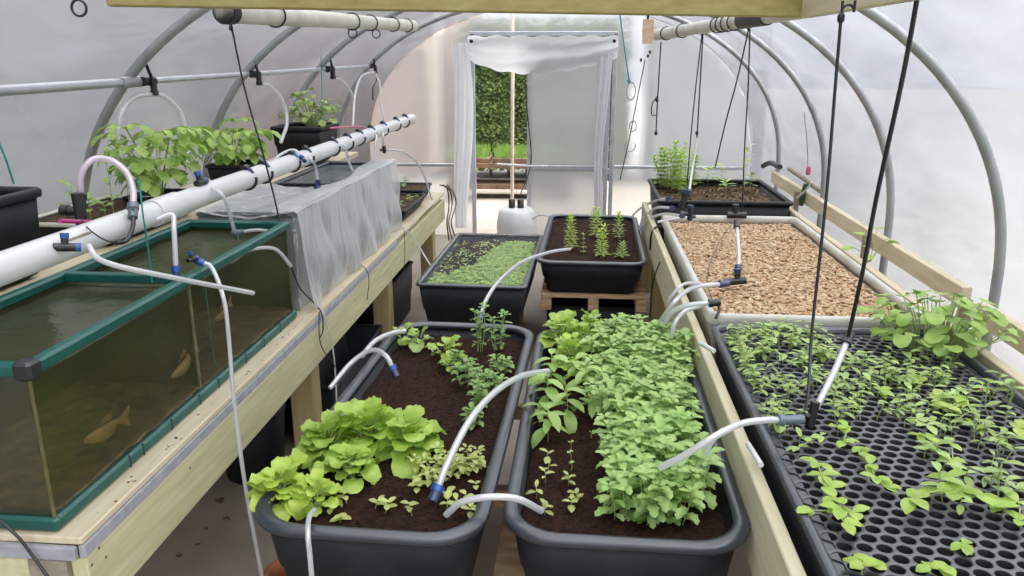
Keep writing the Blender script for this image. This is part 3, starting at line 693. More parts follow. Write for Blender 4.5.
# far left trough with a cover, far right trough
trough('far left square-cornered black trough under a clear cover', -.560, 4.615, .60, 1.29, R(-1.2), .55, .29, r=.03, rimw=.028, soilz=.505, soil_label='soil under the carpet of cress in the far left trough', rimh=.018)
trough('far right black trough with three rows of feathery plants',   .075, 5.03, .635, 1.42, R(-.8), .60, .205, r=.09, rimw=.034, soilz=.565, soil_label='dark brown soil in the far right trough', rimh=.022)

# cress carpet and cover
q = M(); rn = random.Random(3)
for _ in range(6500):
    x = -.560 + rn.uniform(-.25, .26); y = 4.615 + rn.uniform(-.58, .58)
    if x < -.74 + .28 * (y - 4.1) / 1.1 + .10 * noise.noise(V((y * 5, 2, 1))) and y > 4.25 and rn.random() < .93: continue
    if y > 5.08 + .06 * noise.noise(V((x * 9, 0, 0))): continue
    z = .508 + rn.uniform(.004, .030) + .010 * noise.noise(V((x * 22, y * 22, 0))); a = rn.uniform(0, 6.28)
    for s in (0, PI):
        d = V((math.cos(a + s), math.sin(a + s), .3)); l = rn.uniform(.014, .024); p = V((x, y, z)); sd = V((-math.sin(a), math.cos(a), 0)) * l * .35
        q.add([p, p + d * l * .5 + sd, p + d * l, p + d * l * .5 - sd], [(0, 1, 2, 3)])
tag(q.build('cress_carpet', 'cress_green'), 'carpet of small green cress seedlings in the far left trough', 'cress', kind='stuff')
o = thing('clear_cover', 'thin clear cover lying over the far left trough', 'cover', (-.56, 4.615, .551))
q = M(); rings = [rrect(-.560, 4.615, .57, 1.26, .02, .5515, R(-1.2)), rrect(-.560, 4.615, .57, 1.26, .02, .5535, R(-1.2))]; q.loft(rings, False); q.build('sheet', 'mesh_cover', o)

# pallets under them
def slats(name, label, x0, x1, y0, y1, z, n, along='y', legs=True, m='pallet_timber', bearer=.06):
    o = thing(name, label, 'pallet', ((x0 + x1) / 2, (y0 + y1) / 2, 0 if legs else z - .02 - bearer * 1))
    W = (x1 - x0) if along == 'y' else (y1 - y0); w = W / n * .62
    for i in range(n):
        c = (x0 if along == 'y' else y0) + w / 2 + (W - w) * i / (n - 1)
        if along == 'y': pbox((c - w / 2, y0, z - .02), (c + w / 2, y1, z), 'deck_board', m, o)
        else: pbox((x0, c - w / 2, z - .02), (x1, c + w / 2, z), 'deck_board', m, o)
    for i in range(3):
        t = i / 2
        if along == 'y': c = y0 + .03 + (y1 - y0 - .10) * t; pbox((x0, c, z - .02 - bearer), (x1, c + .04, z - .0205), 'bearer', m, o)
        else: c = x0 + .0 + (x1 - x0 - .06) * t; pbox((c, y0, z - .02 - bearer), (c + .06, y1, z - .0205), 'bearer', m, o)
    if legs:
        for x in (x0 + .01, x1 - .07):
            for y in (y0 + .03, y1 - .10): pbox((x, y, 0), (x + .06, y + .06, z - .0205 - bearer), 'leg', 'post_timber', o)
    return o
slats('slatted_stand', 'low brown slatted stand under the two near troughs', -.66, .36, 1.60, 3.0, ZR - .2855, 5)
slats('pallet', 'rough brown pallet under the far right trough', -.22, .385, 4.36, 5.7, .3945, 9, along='x', legs=False, bearer=.075)
slats('pallet', 'low pallet under the far left trough', -.76, -.36, 4.2, 5.1, .2595, 6, along='x', legs=True, bearer=.07)
# black crates below the pallet
def crate(name, label, x0, x1, y0, y1, z0, h, m='black_plastic', group=None, rim='black_plastic', cat='crate', r=.02, ribs=True):
    o = trough(label, (x0 + x1) / 2, (y0 + y1) / 2, x1 - x0, y1 - y0, 0, z0 + h, h, r=r, rimw=.016, taper=.02, body=m, rim=rim, name=name, rimh=.014, cat=cat, group=group)
    return o
crate('storage_crate', 'black crate below the far right trough, left of the pair', -.20, .06, 4.45, 5.5, .0, .297, group='black crates under the pallet')
crate('storage_crate', 'black crate below the far right trough, right of the pair', .08, .34, 4.45, 5.5, .0, .297, group='black crates under the pallet')

# ------------------------------------------------------------------ things under the left bench
crate('plastic_tub', 'dark grey open tub on the floor under the bench, behind a bench leg', -1.30, -1.06, 3.15, 4.02, .0, .30, m='grey_black_plastic', rim='grey_black_plastic', cat='tub')
crate('plastic_tub', 'black tub under the bench nearest the tall bench leg', -1.55, -1.33, 3.35, 4.1, .0, .33, cat='tub')
crate('storage_crate', 'black crate under the far end of the bench', -1.55, -1.14, 4.30, 5.2, .0, .36)
def bucket(label, x, y, r, h, m='black_plastic'):
    o = thing('bucket', label, 'bucket', (x, y, 0)); q = M(); q.lathe((x, y, 0), [(r * .72, 0), (r * .78, .01), (r * .97, h - .02), (r * .93, h - .02), (r * .74, .02)], 28); q.build('body', m, o)
    q = M(); q.torus((x, y, h - .01), r, .007, n=28); q.torus((x, y, h * .8), r * .955, .004, n=28); q.build('rim', m, o)
    q = M(); q.torus((x, y, h - .03), r * 1.02, .003, axis=(0, .9, .5), a0=PI, a1=2 * PI, n=18); q.build('handle', 'steel_grey', o); return o
bk = at(256, 472, z=0); bucket('black bucket standing under the bench behind the salad', bk.x, bk.y, .15, .36)
bucket('second black bucket farther back under the bench', bk.x - .12, bk.y + .36, .15, .36)
tp = at(289, 572, z=.16)
o = thing('terracotta_pot', 'terracotta pot on the floor at the bottom edge, beside the hanging hose', 'pot', (tp.x, tp.y, 0))
q = M(); q.lathe((tp.x, tp.y, 0), [(.045, 0), (.065, .13), (.075, .13), (.078, .165), (.068, .165), (.060, .12), (.04, .02)], 26); q.build('pot_body', 'terracotta', o)
rn = random.Random(8)
for k, (px, py) in enumerate(((160, 545), (208, 530), (201, 544), (180, 513), (176, 555), (230, 520), (222, 503))):
    c = at(px, py, z=.002); q = M(); leaf(q, c, V((rn.uniform(-1, 1), rn.uniform(-1, 1), .1)), .03 if k < 6 else .06, .018 if k < 6 else .035, curl=1.5, fold=.6, n=5)
    q.v = [(a, b_, max(.002, z_) + .001) for a, b_, z_ in q.v]
    tag(q.build('dead_leaf', 'dry_leaf'), 'larger curled brown leaf on the concrete beside the hanging hose' if k == 6 else 'tiny dead leaf scrap on the concrete floor by the bench', 'leaf', 'leaf scraps on the floor')

# ------------------------------------------------------------------ covered tank
UX0, UX1, UY0, UY1, UZ = -1.46, -1.085, 2.86, 4.44, 1.135
ct = thing('covered_tub', 'long grey water tub wrapped in milky polythene beyond the fish tank', 'tub', ((UX0 + UX1) / 2, (UY0 + UY1) / 2, BZ))
q = M()
q.box((UX0, UY0, BZ + .001), (UX1, UY0 + .02, UZ - .02), .002); q.box((UX0, UY1 - .02, BZ + .001), (UX1, UY1, UZ - .02), .002)
q.box((UX0, UY0 + .02, BZ + .001), (UX0 + .02, UY1 - .02, UZ - .02), .002); q.box((UX1 - .02, UY0 + .02, BZ + .001), (UX1, UY1 - .02, UZ - .02), .002)
q.box((UX0 + .02, UY0 + .02, BZ + .001), (UX1 - .02, UY1 - .02, BZ + .03), .002); q.build('shell', 'steel_grey', ct)
frame_rect(UX0 - .006, UX1 + .006, UY0 - .006, UY1 + .006, UZ - .02, UZ, .03, 'rim', 'rim_plastic', ct)
pbox((UX0 + .025, 3.62, UZ - .02), (UX1 - .025, 3.645, UZ - .004), 'cross_bar', 'grey_black_plastic', ct)
q = M(); rings = []
for i in range(21):
    rings.append([V((UX0 + .021 + (UX1 - UX0 - .042) * j / 8, UY0 + .021 + (UY1 - UY0 - .042) * i / 20, UZ - .05 + .002 * noise.noise(V((i * .8, j * .8, 3))))) for j in range(9)])
q.loft(rings, True, False, False, closed=False); q.build('water_surface', 'covered_water', ct)
ws = thing('polythene_wrap', 'milky crumpled polythene draped over the far tub down to the bench', 'plastic sheet', (UX1 + .02, (UY0 + UY1) / 2, BZ))
q = M(); rings = []; NS = 90
for j in range(26):
    s = j / 25; row = []
    for i in range(NS + 1):
        u = i / NS; y = UY0 - .02 + (UY1 - UY0 + .045) * u + .02 * math.sin(u * 40 + s * 3) * s
        z = UZ + .006 - (UZ - BZ - .008) * s
        fo = (.006 * math.sin(u * 57 + 5 * s) + .018 * abs(math.sin(u * 17 - 3 * s + 1)) + .026 * noise.noise(V((u * 9, s * 2.5, 1)))) * (s ** .7)
        row.append(V((UX1 + .011 + .020 * s + fo + .012, y + .015 * noise.noise(V((u * 6, s * 3, 4))) * s, z - (0.0 if j else 0))))
    rings.append(row)
q.loft(rings, True, False, False, closed=False)
# folded over the rim and back across the near half of the top
rings = []
for j in range(9):
    s = j / 8; row = []
    for i in range(31):
        u = i / 30; y = UY0 - .02 + (UY1 - UY0 + .045) * u; reach = .10 + .03 * math.sin(u * 9)
        row.append(V((UX1 + .023 - reach * s, y, UZ + .006 + .003 * math.sin(s * 6 + u * 20) + (.004 if s > 0 else 0))))
    rings.append(row)
q.loft(rings, True, False, False, closed=False)
q.build('sheet_side', 'drape_sheet', ws)
q = M(); rings = []
for j in range(17):
    s = j / 16; row = []
    for i in range(31):
        u = i / 30; y = UY0 - .03 + .72 * u
        row.append(V((UX1 + .01 - (UX1 - UX0 + .02) * s, y, UZ + .014 - .028 * math.sin(PI * s) + .010 * noise.noise(V((s * 6, u * 6, 2))))))
    rings.append(row)
q.loft(rings, True, False, False, closed=False); q.build('sheet_top', 'clear_sheet', ws)
q = M(); rings = []
for j in range(16):
    s = j / 15; rings.append([V((UX1 + .02 - .39 * i / 24, UY0 - .022 - .004 * math.sin(i * .9 + s * 3) - .004 * s, UZ + .006 - (UZ - BZ - .008) * s)) for i in range(25)])
q.loft(rings, True, False, False, closed=False); q.build('sheet_end', 'clear_sheet', ws)

# trays at the end of the bench
def pot(label, c, w, l, h, m='black_plastic', fill='dry_soil', name='planter', cat='planter', soilname='potting_soil', r=.015, rimm=None, fl=None, taper=.02, rimw=.014):
    o = trough(label, c[0], c[1], w, l, 0, c[2] + h, h, r=r, rimw=rimw, taper=taper, soilz=None, body=m, rim=rimm or m, name=name, rimh=.014, cat=cat)
    q = M(); ins = rimw * .55 + .009 + taper * .2; zt = c[2] + h * .82; rings = []
    for s in (1, .8, .5, .2, .03): rings.append([v + Z * .008 * noise.noise(v * 25) for v in rrect(c[0], c[1], (w - 2 * ins) * s, (l - 2 * ins) * s, max(.003, r * s), zt, 0)])
    q.loft(rings, True, False, True); q.build('soil', fill, o); return o
pot('shallow black tray of small green seedlings at the far end of the bench', (-1.155, 4.86, BZ + .001), .24, .62, .08)
pot('black tray of brown plant stubs at the very end of the bench', (-1.32, 5.42, BZ + .001), .50, .34, .09)
rn = random.Random(21)
pr_ = sprout('seedling', 'small green seedling in the shallow tray at the end of the bench', (-1.15, 4.7, BZ + .066), .03, 4, .035, .02, 'seedling_green', 1, 'seedlings in the bench end tray')
for _ in range(14): dup(pr_, (-1.155 + rn.uniform(-.09, .09), 4.86 + rn.uniform(-.26, .26), BZ + .066), rn.uniform(0, 6), rn.uniform(.7, 1.2))
pr_ = sprout('seedling', 'small leafy plant in the tray of brown stubs', (-1.32, 5.4, BZ + .075), .05, 5, .05, .025, 'carrot_green', 2, 'plants in the stub tray', smm='stem_brown')
for _ in range(8): dup(pr_, (-1.32 + rn.uniform(-.2, .2), 5.42 + rn.uniform(-.13, .13), BZ + .075), rn.uniform(0, 6), rn.uniform(.7, 1.2))

# ------------------------------------------------------------------ growing pipe with its clips
gp0 = at(-60, 291, x=-1.19); gp1 = at(411, 119, x=-1.19)
gz = gp0.z; 
pipe = thing('growing_pipe', 'long white water pipe lying above the fish tank', 'pipe', (-1.19, (gp0.y + gp1.y) / 2, min(gp0.z, gp1.z) - .034))
PR = .034
GA = V((-1.19, gp0.y, gp0.z)); GB = V((-1.19, gp1.y, gp1.z))
def gpt(t): return GA.lerp(GB, t)
def gy(y): return gpt((y - GA.y) / (GB.y - GA.y))
yj = at(150, 205, x=-1.19).y
q = M(); q.tube([GA, gy(yj)], PR, 28); q.build('pipe_length', 'white_plastic', pipe)
q = M(); q.tube([gy(yj + .002), gy(yj + .14)], PR * 1.13, 28); q.build('pipe_socket', 'white_plastic', pipe)
q = M(); q.tube([gy(yj + .142), GB], PR, 28); q.build('pipe_length', 'white_plastic', pipe)
q = M(); q.tube([GB - V((0, .004, 0)), GB + V((0, .006, 0))], PR * 1.1, 24); q.build('end_cap', 'white_plastic', pipe)
# slots
for px, py in ((80, 241), ):
    c = at(px, py, x=-1.158); q = M(); q.tube([gy(c.y - .05) + V((.028, 0, .018)), gy(c.y + .05) + V((.028, 0, .018))], .0035, 6); q.build('slot', 'end_grain', pipe)
# shelf behind the pipe, holding planters
SHZ = 1.10
sh = thing('back_shelf', 'timber shelf behind the fish tank carrying the planters', 'shelf', (-1.72, 3.2, 0))
pbox((-1.93, 1.3, SHZ - .03), (-1.49, 5.2, SHZ), 'shelf_board', 'pale_timber', sh)
for y in (1.4, 2.9, 4.9): pbox((-1.93, y, 0), (-1.86, y + .07, SHZ - .031), 'post', 'post_timber', sh); pbox((-1.86, y, SHZ - .09), (-1.5, y + .05, SHZ - .031), 'bracket', 'post_timber', sh)
zt = SHZ + .001
# big square black planter at left edge
c = at(42, 187, x=-1.50)
big = trough('large empty black square planter at the left edge', -1.70, c.y - .24, .40, .50, 0, c.z, c.z - zt, r=.02, rimw=.022, taper=.02, body='black_plastic', rim='grey_black_plastic', name='planter', cat='planter')
ly0, ly1 = at(60, 235, x=-1.49).y + .28, at(182, 198, x=-1.49).y + .1
pot('long low black trough of seedlings behind the white pipe', (-1.68, (ly0 + ly1) / 2, zt), .34, ly1 - ly0, .085, rimm='cream_plastic', fl=None)
def yx(px, py, x): return at(px, py, x=x)
rn = random.Random(31)
def place(fn, *a, **k): return fn(*a, **k)
def tomato(label, p, h, n, L, seed, spread=.10):
    rn = random.Random(seed); f = M(); st = M(); p = V(p)
    for s in range(n):
        a = s * 2.4 + rn.uniform(-.4, .4); top = p + V((math.cos(a) * spread, math.sin(a) * spread * 1.3, h * rn.uniform(.7, 1.05))); st.tube([p - Z * .004, p.lerp(top, .5) + Z * .02, top], .0028, 6)
        for j in range(4):
            t = .35 + .65 * j / 3; c = p.lerp(top, t) + Z * .01
            for k in range(2):
                aa = a + (k * 2 - 1) * 1.2 + rn.uniform(-.5, .5); el = rn.uniform(.0, .5); d = V((math.cos(aa) * math.cos(el), math.sin(aa) * math.cos(el), math.sin(el))); sd = V((-math.sin(aa), math.cos(aa), 0))
                ps = c + d * L * 1.1 - Z * L * .25; st.tube([c, c.lerp(ps, .5) + Z * .008, ps], .0013, 5)
                leaf(f, ps - d * .01, d - Z * .5, L * rn.uniform(.9, 1.25), L * .75, curl=.9, fold=.2, kind='jag', n=7, rn=rn)
                for sg in (-1, 1):
                    leaf(f, c + d * L * .55 - Z * L * .05, d * .5 + sd * sg - Z * .3, L * rn.uniform(.6, .85), L * .5, curl=.8, fold=.2, kind='jag', n=6, rn=rn)
        leaf(f, top, V((math.cos(a), math.sin(a), .6)), L * .8, L * .5, kind='jag', n=6, rn=rn)
    return finish('tomato_plant', label, 'plant', p, f, st, 'tomato_green', 'stem_green', None)
# plants behind the pipe
cA = at(160, 190, x=-1.62); pot('black pot of the tallest leafy tomato plant behind the pipe', (-1.62, cA.y, zt), .20, .22, .10, name='plant_pot', cat='pot')
tomato('large leafy tomato plant behind the white pipe, beside the hose arch', (-1.62, cA.y, zt + .082), .26, 8, .062, 5, .13)
cB = at(186, 190, x=-1.62); 
cC = at(236, 165, x=-1.62); pot('black pot of the leafy plant left of the hanging cord', (-1.62, cC.y, zt), .20, .24, .13, name='plant_pot', cat='pot')
tomato('bushy tomato plant in a black pot left of the hanging cord', (-1.62, cC.y, zt + .105), .20, 8, .058, 9, .12)
cD = at(310, 140, x=-1.60)
hp = trough('black square pot standing highest, with round leaved plant', -1.62, cD.y, .30, .36, 0, at(335, 122, x=-1.5).z, .20, r=.02, rimw=.018, taper=.02, body='black_plastic', rim='black_plastic', name='plant_pot', cat='pot')
zp = at(335, 122, x=-1.5).z
# its stand: upturned crate
crate('storage_crate', 'black crate propping up the square pot on the shelf', -1.76, -1.50, cD.y - .16, cD.y + .16, zt, max(.05, zp - .2 - zt - .001))
q = M(); q.loft([rrect(-1.62, cD.y, .26, .32, .015, zp - .03), rrect(-1.62, cD.y, .01, .01, .004, zp - .028)], True, False, True); tag(q.build('potting_soil', 'dry_soil'), 'soil in the highest square black pot', 'soil', kind='stuff')
bigleaf('strawberry_plant', 'round leaved green plant spilling over the highest square black pot', (-1.58, cD.y, zp - .03), .23, 60, .050, 'tomato_green', 14, reach=.17, kind='round')
# seedlings in the long trough
for k, (px, py, h, n, L, lab) in enumerate(((62, 195, .13, 7, .055, 'pale tall seedling nearest the large black planter'), (80, 200, .08, 6, .05, 'short bushy seedling beside the black valve'), (112, 192, .20, 7, .05, 'thin stemmed seedling inside the violet tube arch'), (103, 200, .22, 6, .045, 'tall thin seedling in the middle of the long trough'), (95, 210, .07, 5, .045, 'low seedling under the violet tube'), (50, 215, .06, 5, .05, 'low seedling at the near end of the long trough'))):
    c = at(px, py + 10, x=-1.66); y = min(max(c.y, ly0 + .05), ly1 - .05)
    sprout('seedling', lab, (-1.66 + .02 * (k % 3), y + .02 * k, zt + .068), h, n, L, L * .55, 'seedling_green', 60 + k, 'seedlings in the long trough', kind='jag')

# ------------------------------------------------------------------ right bench
RX, RZ = .42, .742
rb = thing('timber_bench', 'right hand timber bench frame holding the seed tray and gravel bed', 'bench', (.86, 3.3, 0))
q = M(); q.box((RX, .7, RZ - .21), (RX + .032, 5.5, RZ), .003); q.build('inner_rail', 'timber', rb)
q = M(); q.box((1.282, .7, RZ - .20), (1.318, 6.0, RZ + .055), .003); q.build('outer_rail', 'pale_timber', rb)
pbox((RX + .033, .7, .50), (1.281, 6.0, .52), 'bench_board', 'pale_timber', rb)
for y in (.9, 2.7, 4.8, 6.6 - .8):
    pbox((RX + .033, y, 0), (RX + .12, y + .09, .499), 'leg', 'post_timber', rb); pbox((1.19, y, 0), (1.28, y + .09, .499), 'leg', 'post_timber', rb)
rnd = random.Random(2); q = M()
for y in (1.9, 1.45, 2.3, 3.4, 4.4):
    c = V((RX - .0005, y, RZ - rnd.uniform(.04, .1))); q.lathe(c, [(.003, 0), (.003, .0006)], 8, (-1, 0, 0))
q.build('screw_heads', 'knot', bpy.data.objects['inner_rail'])
# hip rail pieces and posts along the right wall
HXR = 1.45
za = at(985, 300, x=HXR); zc = at(1024, 318, x=HXR)
hipz = .855
o = thing('hip_rail', 'near length of pale timber side rail at the right edge', 'timber rail', (HXR, 1.7, hipz - .05)); q = M(); q.box((HXR - .02, .3, hipz - .075), (HXR + .018, 2.86, hipz + .0), .003); q.build('rail', 'pale_timber', o)
o = thing('hip_rail', 'far length of pale timber side rail behind the gravel bed', 'timber rail', (HXR + .02, 4.5, hipz - .05))
q = M(); q.add([], []); q.box((HXR - .02, 2.98, hipz - .06), (HXR + .018, 6.15, hipz + .02), .003); q.build('rail', 'pale_timber', o)
for y, lab in ((2.88, 'dark upright post where the two side rails meet'), (3.95, 'short upright post behind the middle of the gravel bed'), (5.3, 'short upright post behind the far planter')):
    o = thing('rail_post', lab, 'post', (HXR - .03, y, .52)); q = M(); q.box((HXR - .045, y, .0), (HXR - .022, y + .06, hipz - .0), .002); q.build('post', 'end_grain', o)

# ------------------------------------------------------------------ gravel bed
GX0, GX1, GY0, GY1, GZ0, GZ1 = .475, 1.272, 2.80, 4.74, .521, .80
gb = trough('wide cream plastic bed filled with pinkish gravel', (GX0 + GX1) / 2, (GY0 + GY1) / 2, GX1 - GX0, GY1 - GY0, 0, GZ1, GZ1 - GZ0, r=.05, rimw=.032, taper=.02, body='cream_plastic', rim='cream_plastic', name='gravel_bed', rimh=.05, cat='grow bed')
rn = random.Random(77)
base = M(); base.loft([rrect((GX0 + GX1) / 2, (GY0 + GY1) / 2, GX1 - GX0 - .09, GY1 - GY0 - .09, .03, GZ1 - .05), rrect((GX0 + GX1) / 2, (GY0 + GY1) / 2, .02, .02, .005, GZ1 - .05)], False, False, True)
oct_v = [V(p) for p in ((1, 0, 0), (-1, 0, 0), (0, 1, 0), (0, -1, 0), (0, 0, 1), (0, 0, -1), (.6, .6, .6), (-.6, .6, .6), (-.6, -.6, .6), (.6, -.6, .6))]
oct_f = [(0, 6, 9), (6, 4, 9), (6, 7, 4), (7, 8, 4), (8, 9, 4), (2, 7, 6), (1, 8, 7), (3, 9, 8), (0, 2, 6), (2, 1, 7), (1, 3, 8), (3, 0, 9)]
pale = M()
for i in range(7500):
    x = rn.uniform(GX0 + .048, GX1 - .048); y = rn.uniform(GY0 + .048, GY1 - .048)
    s = V((rn.uniform(.008, .015), rn.uniform(.006, .011), rn.uniform(.004, .007))); rz = Matrix.Rotation(rn.uniform(0, 6.28), 3, 'Z') @ Matrix.Rotation(rn.uniform(-.5, .5), 3, 'X')
    c = V((x, y, GZ1 - .047 + rn.uniform(0, .010) + .008 * noise.noise(V((x * 5, y * 5, 0)))))
    (base if rn.random() < .62 else pale).add([c + rz @ V((v.x * s.x, v.y * s.y, v.z * s.z)) for v in oct_v], oct_f)
tag(base.build('gravel', 'pebble'), 'pinkish brown gravel filling the cream bed', 'gravel', kind='stuff')
tag(pale.build('gravel', 'pebble_pale'), 'paler gravel chips mixed through the cream bed', 'gravel', kind='stuff')

# ------------------------------------------------------------------ far black planter
FX0, FX1, FY0, FY1, FZ = .475, 1.29, 4.88, 5.82, .86
# stands on timber risers on the bench
pl = trough('wide black planter with straggly plants beyond the gravel bed', (FX0 + FX1) / 2, (FY0 + FY1) / 2, FX1 - FX0, FY1 - FY0, 0, FZ, FZ - .521, r=.03, rimw=.03, taper=.03, soilz=FZ - .05, soilm='dry_soil', soil_label='crumbly brown soil in the wide black planter', body='black_plastic', rim='black_plastic', name='planter', cat='planter', crumbs=900)
zs = FZ - .05
for k, (px, py, h, n, lab) in enumerate(((660, 188, .30, 5, 'feathery light green plant at the left of the wide black planter'), (676, 192, .36, 5, 'tallest feathery green plant at the left of the wide black planter'), (690, 186, .26, 3, 'feathery plant near the cords in the wide black planter'))):
    c = at(px, py, z=zs); feathery('feathery_plant', lab, (max(c.x, FX0 + .06), min(max(c.y, FY0 + .1), FY1 - .1), zs), h * .9, n + 1, 'lettuce_green', 80 + k, 'feathery plants in the wide planter', wide=.075, dens=10)
for k, (px, py, h, lab) in enumerate(((705, 185, .12, 'low leafy plant in the middle of the wide black planter'), (744, 190, .26, 'slim upright seedling with yellow green top in the wide planter'), (716, 184, .13, 'pale leaf plant left of the hanging cord in the wide planter'), (750, 192, .10, 'small green plant at the right of the wide planter'), (725, 193, .07, 'small low plant at the front of the wide planter'))):
    c = at(px, py, z=zs); sprout('seedling', lab, (c.x, min(c.y, FY1 - .1), zs), h * 1.15, 9, .075, .036, 'seedling_green', 90 + k, 'seedlings in the wide planter')
rn = random.Random(9)
q = M()
for _ in range(420):
    c = V((rn.uniform(FX0 + .06, FX1 - .06), rn.uniform(FY0 + .06, FY1 - .1), zs + .003)); leaf(q, c, V((rn.uniform(-1, 1), rn.uniform(-1, 1), .5)), .045, .022, curl=1.6, fold=.3, n=4, rn=rn)
tag(q.build('leaf_litter', 'dry_leaf'), 'brown leaf litter covering soil of the wide black planter', 'leaf litter', kind='stuff')

# ------------------------------------------------------------------ plug tray
PX0, PX1, PY0, PY1, PZ = .470, 1.262, 1.0, 2.745, .785
tr = thing('plug_tray', 'large black plug tray with rows of round holes and scattered seedlings', 'tray', ((PX0 + PX1) / 2, (PY0 + PY1) / 2, .521))
cx_, cy_, w_, l_ = (PX0 + PX1) / 2, (PY0 + PY1) / 2, PX1 - PX0, PY1 - PY0
q = M(); RR = lambda i, z: rrect(cx_, cy_, w_ - 2 * i, l_ - 2 * i, max(.01, .05 - i * .6), z, 0)
q.loft([RR(.03, .5215), RR(.012, PZ - .02), RR(.020, PZ - .02), RR(.04, .53)], True); q.build('body', 'black_plastic', tr)
q = M(); rg = [RR(.020, PZ - .02), RR(0, PZ - .018), RR(0, PZ - .004), RR(.006, PZ), RR(.016, PZ), RR(.022, PZ - .005), RR(.026, PZ - .018)]; q.loft(rg, True, False, False); q.build('rim', 'rim_plastic', tr)
top = M(); pits = M(); sx, sy = .0385, .0335; ZT = PZ - .018; rh = .0150
def hexpt(cx, cy, k):
    return None
nxr = int((w_ - .05) / sx); nyr = int((l_ - .05) / sy); n8 = 12
ox = cx_ - nxr * sx / 2; oy = cy_ - nyr * sy / 2
HEX = [(0, -2 / 3), (.5, -1 / 3), (.5, 1 / 3), (0, 2 / 3), (-.5, 1 / 3), (-.5, -1 / 3)]
def hexring():
    o = []
    for i in range(6):
        a = HEX[i]; b_ = HEX[(i + 1) % 6]; o.append(a); o.append(((a[0] + b_[0]) / 2, (a[1] + b_[1]) / 2))
    return o
HR = hexring(); angs = [math.atan2(y * sy, x * sx) for x, y in HR]
for j in range(nyr):
    for i in range(nxr):
        cx = ox + (i + .5 + (.5 if j % 2 else 0)) * sx; cy = oy + (j + .5) * sy
        if cx > PX1 - .035: continue
        outer = [V((cx + x * sx, cy + y * sy, ZT)) for x, y in HR]
        inner = [V((cx + rh * math.cos(a) * 1.04, cy + rh * math.sin(a), ZT - .0015)) for a in angs]
        mid = [V((cx + (rh + .0022) * math.cos(a) * 1.04, cy + (rh + .0022) * math.sin(a), ZT)) for a in angs]
        top.loft([outer, mid, inner], True, False, False)
        low = [V((cx + rh * .62 * math.cos(a), cy + rh * .62 * math.sin(a), ZT - .035)) for a in angs]
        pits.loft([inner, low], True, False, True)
# margin skirt
q2 = rrect(cx_, cy_, w_ - .03, l_ - .03, .03, ZT - .002); 
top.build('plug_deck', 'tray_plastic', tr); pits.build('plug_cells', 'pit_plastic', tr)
q = M(); q.loft([RR(.022, ZT - .003), RR(.05, ZT - .003)], False, False, False); q.build('deck_margin', 'tray_plastic', tr)
# seedlings on the tray: variants then copies
def seedvar(i, label, group, h, n, L, W, m='seedling_green', kind='oval', curl=.6):
    return sprout('seedling', label, (1.0, 2.0, ZT - .008), h, n, L, W, m, 200 + i, group, curl=curl, kind=kind, el0=.15, lean=.012)
rn = random.Random(42)
zones = [
    ('crowded thin seedling in the far left quarter of the plug tray', 'crowded seedlings at far left of the tray', lambda: at(rn.uniform(715, 830), rn.triangular(328, 400, 340), z=ZT), 135, (.75, 1.35)),
    ('small pale seedling along the left edge rows of the plug tray', 'seedlings along the tray left edge', lambda: at(rn.uniform(748, 800), rn.uniform(385, 436), z=ZT), 28, (.7, 1.2)),
    ('small seedling scattered in the middle of the plug tray', 'seedlings in the middle of the tray', lambda: at(rn.uniform(825, 950), rn.triangular(345, 435, 380), z=ZT), 95, (.75, 1.45)),
    ('small seedling scattered at the right of the plug tray', 'seedlings at the right of the tray', lambda: at(rn.uniform(930, 1022), rn.uniform(395, 510), z=ZT), 34, (.9, 1.7))]
vi = 0
for lab, grp, fn, cnt, sr in zones:
    vars_ = [seedvar(vi * 4 + k, lab, grp, .03 + .008 * k, (2, 4, 3, 5)[k], .030, .0135) for k in range(4)]; vi += 1
    for v in vars_: v.location = fn() - V((0, 0, .008))
    for c in range(cnt - 4):
        p = fn(); p.x = min(max(p.x, PX0 + .05), PX1 - .05); p.y = min(p.y, PY1 - .05)
        dup(vars_[c % 4], (p.x, p.y, ZT - .008), rn.uniform(0, 6.28), rn.uniform(*sr))
def flop(label, pix, Ls, Ws, m='lettuce_green', seed=1, name='salad_seedling', h=.03):
    """a seedling lying along the tray: stem through the given picture points laid on the deck, broad leaves at each"""
    rn = random.Random(seed); P = [at(x, y, z=ZT) for x, y in pix]; f = M(); st = M(); base = V((P[0].x, P[0].y, ZT - .01))
    pts = [base] + [V((p.x, p.y, ZT + h * (.45 + .4 * math.sin(PI * i / max(1, len(P) - 1))))) for i, p in enumerate(P)]
    st.tube(smooth(pts, 3), .0018, 5)
    for i, p in enumerate(pts[1:]):
        for s in range(3):
            a = rn.uniform(0, 6.28) if s else math.atan2(pts[min(i + 2, len(pts) - 1)].y - pts[i].y, pts[min(i + 2, len(pts) - 1)].x - pts[i].x) + rn.uniform(-.5, .5)
            leaf(f, p, V((math.cos(a), math.sin(a), rn.uniform(.1, .7))), Ls * rn.uniform(.75, 1.25), Ws * rn.uniform(.85, 1.15), curl=.7, fold=.1, kind='oval', n=5, ruf=.03, rn=rn)
    return finish(name, label, 'seedling', base, f, st, m, 'stem_green', 'broad leaved salad seedlings on the tray')
flop('salad seedling strung out down the left of the tray below the slate connector', [(818, 468), (820, 482), (828, 496), (834, 508), (840, 520), (842, 532), (852, 520), (812, 516)], .040, .028, seed=1)
flop('curved salad seedling in the centre front of the tray', [(862, 452), (858, 462), (868, 474), (874, 486), (884, 492)], .036, .022, seed=2)
flop('spreading salad seedling at the front right of centre of the tray', [(918, 500), (908, 512), (935, 508), (950, 510), (944, 492), (960, 500)], .046, .030, seed=3, h=.05)
flop('salad seedling at the lower right corner of the tray', [(1003, 512), (992, 520), (1015, 515), (1018, 528)], .042, .026, seed=4, h=.04)
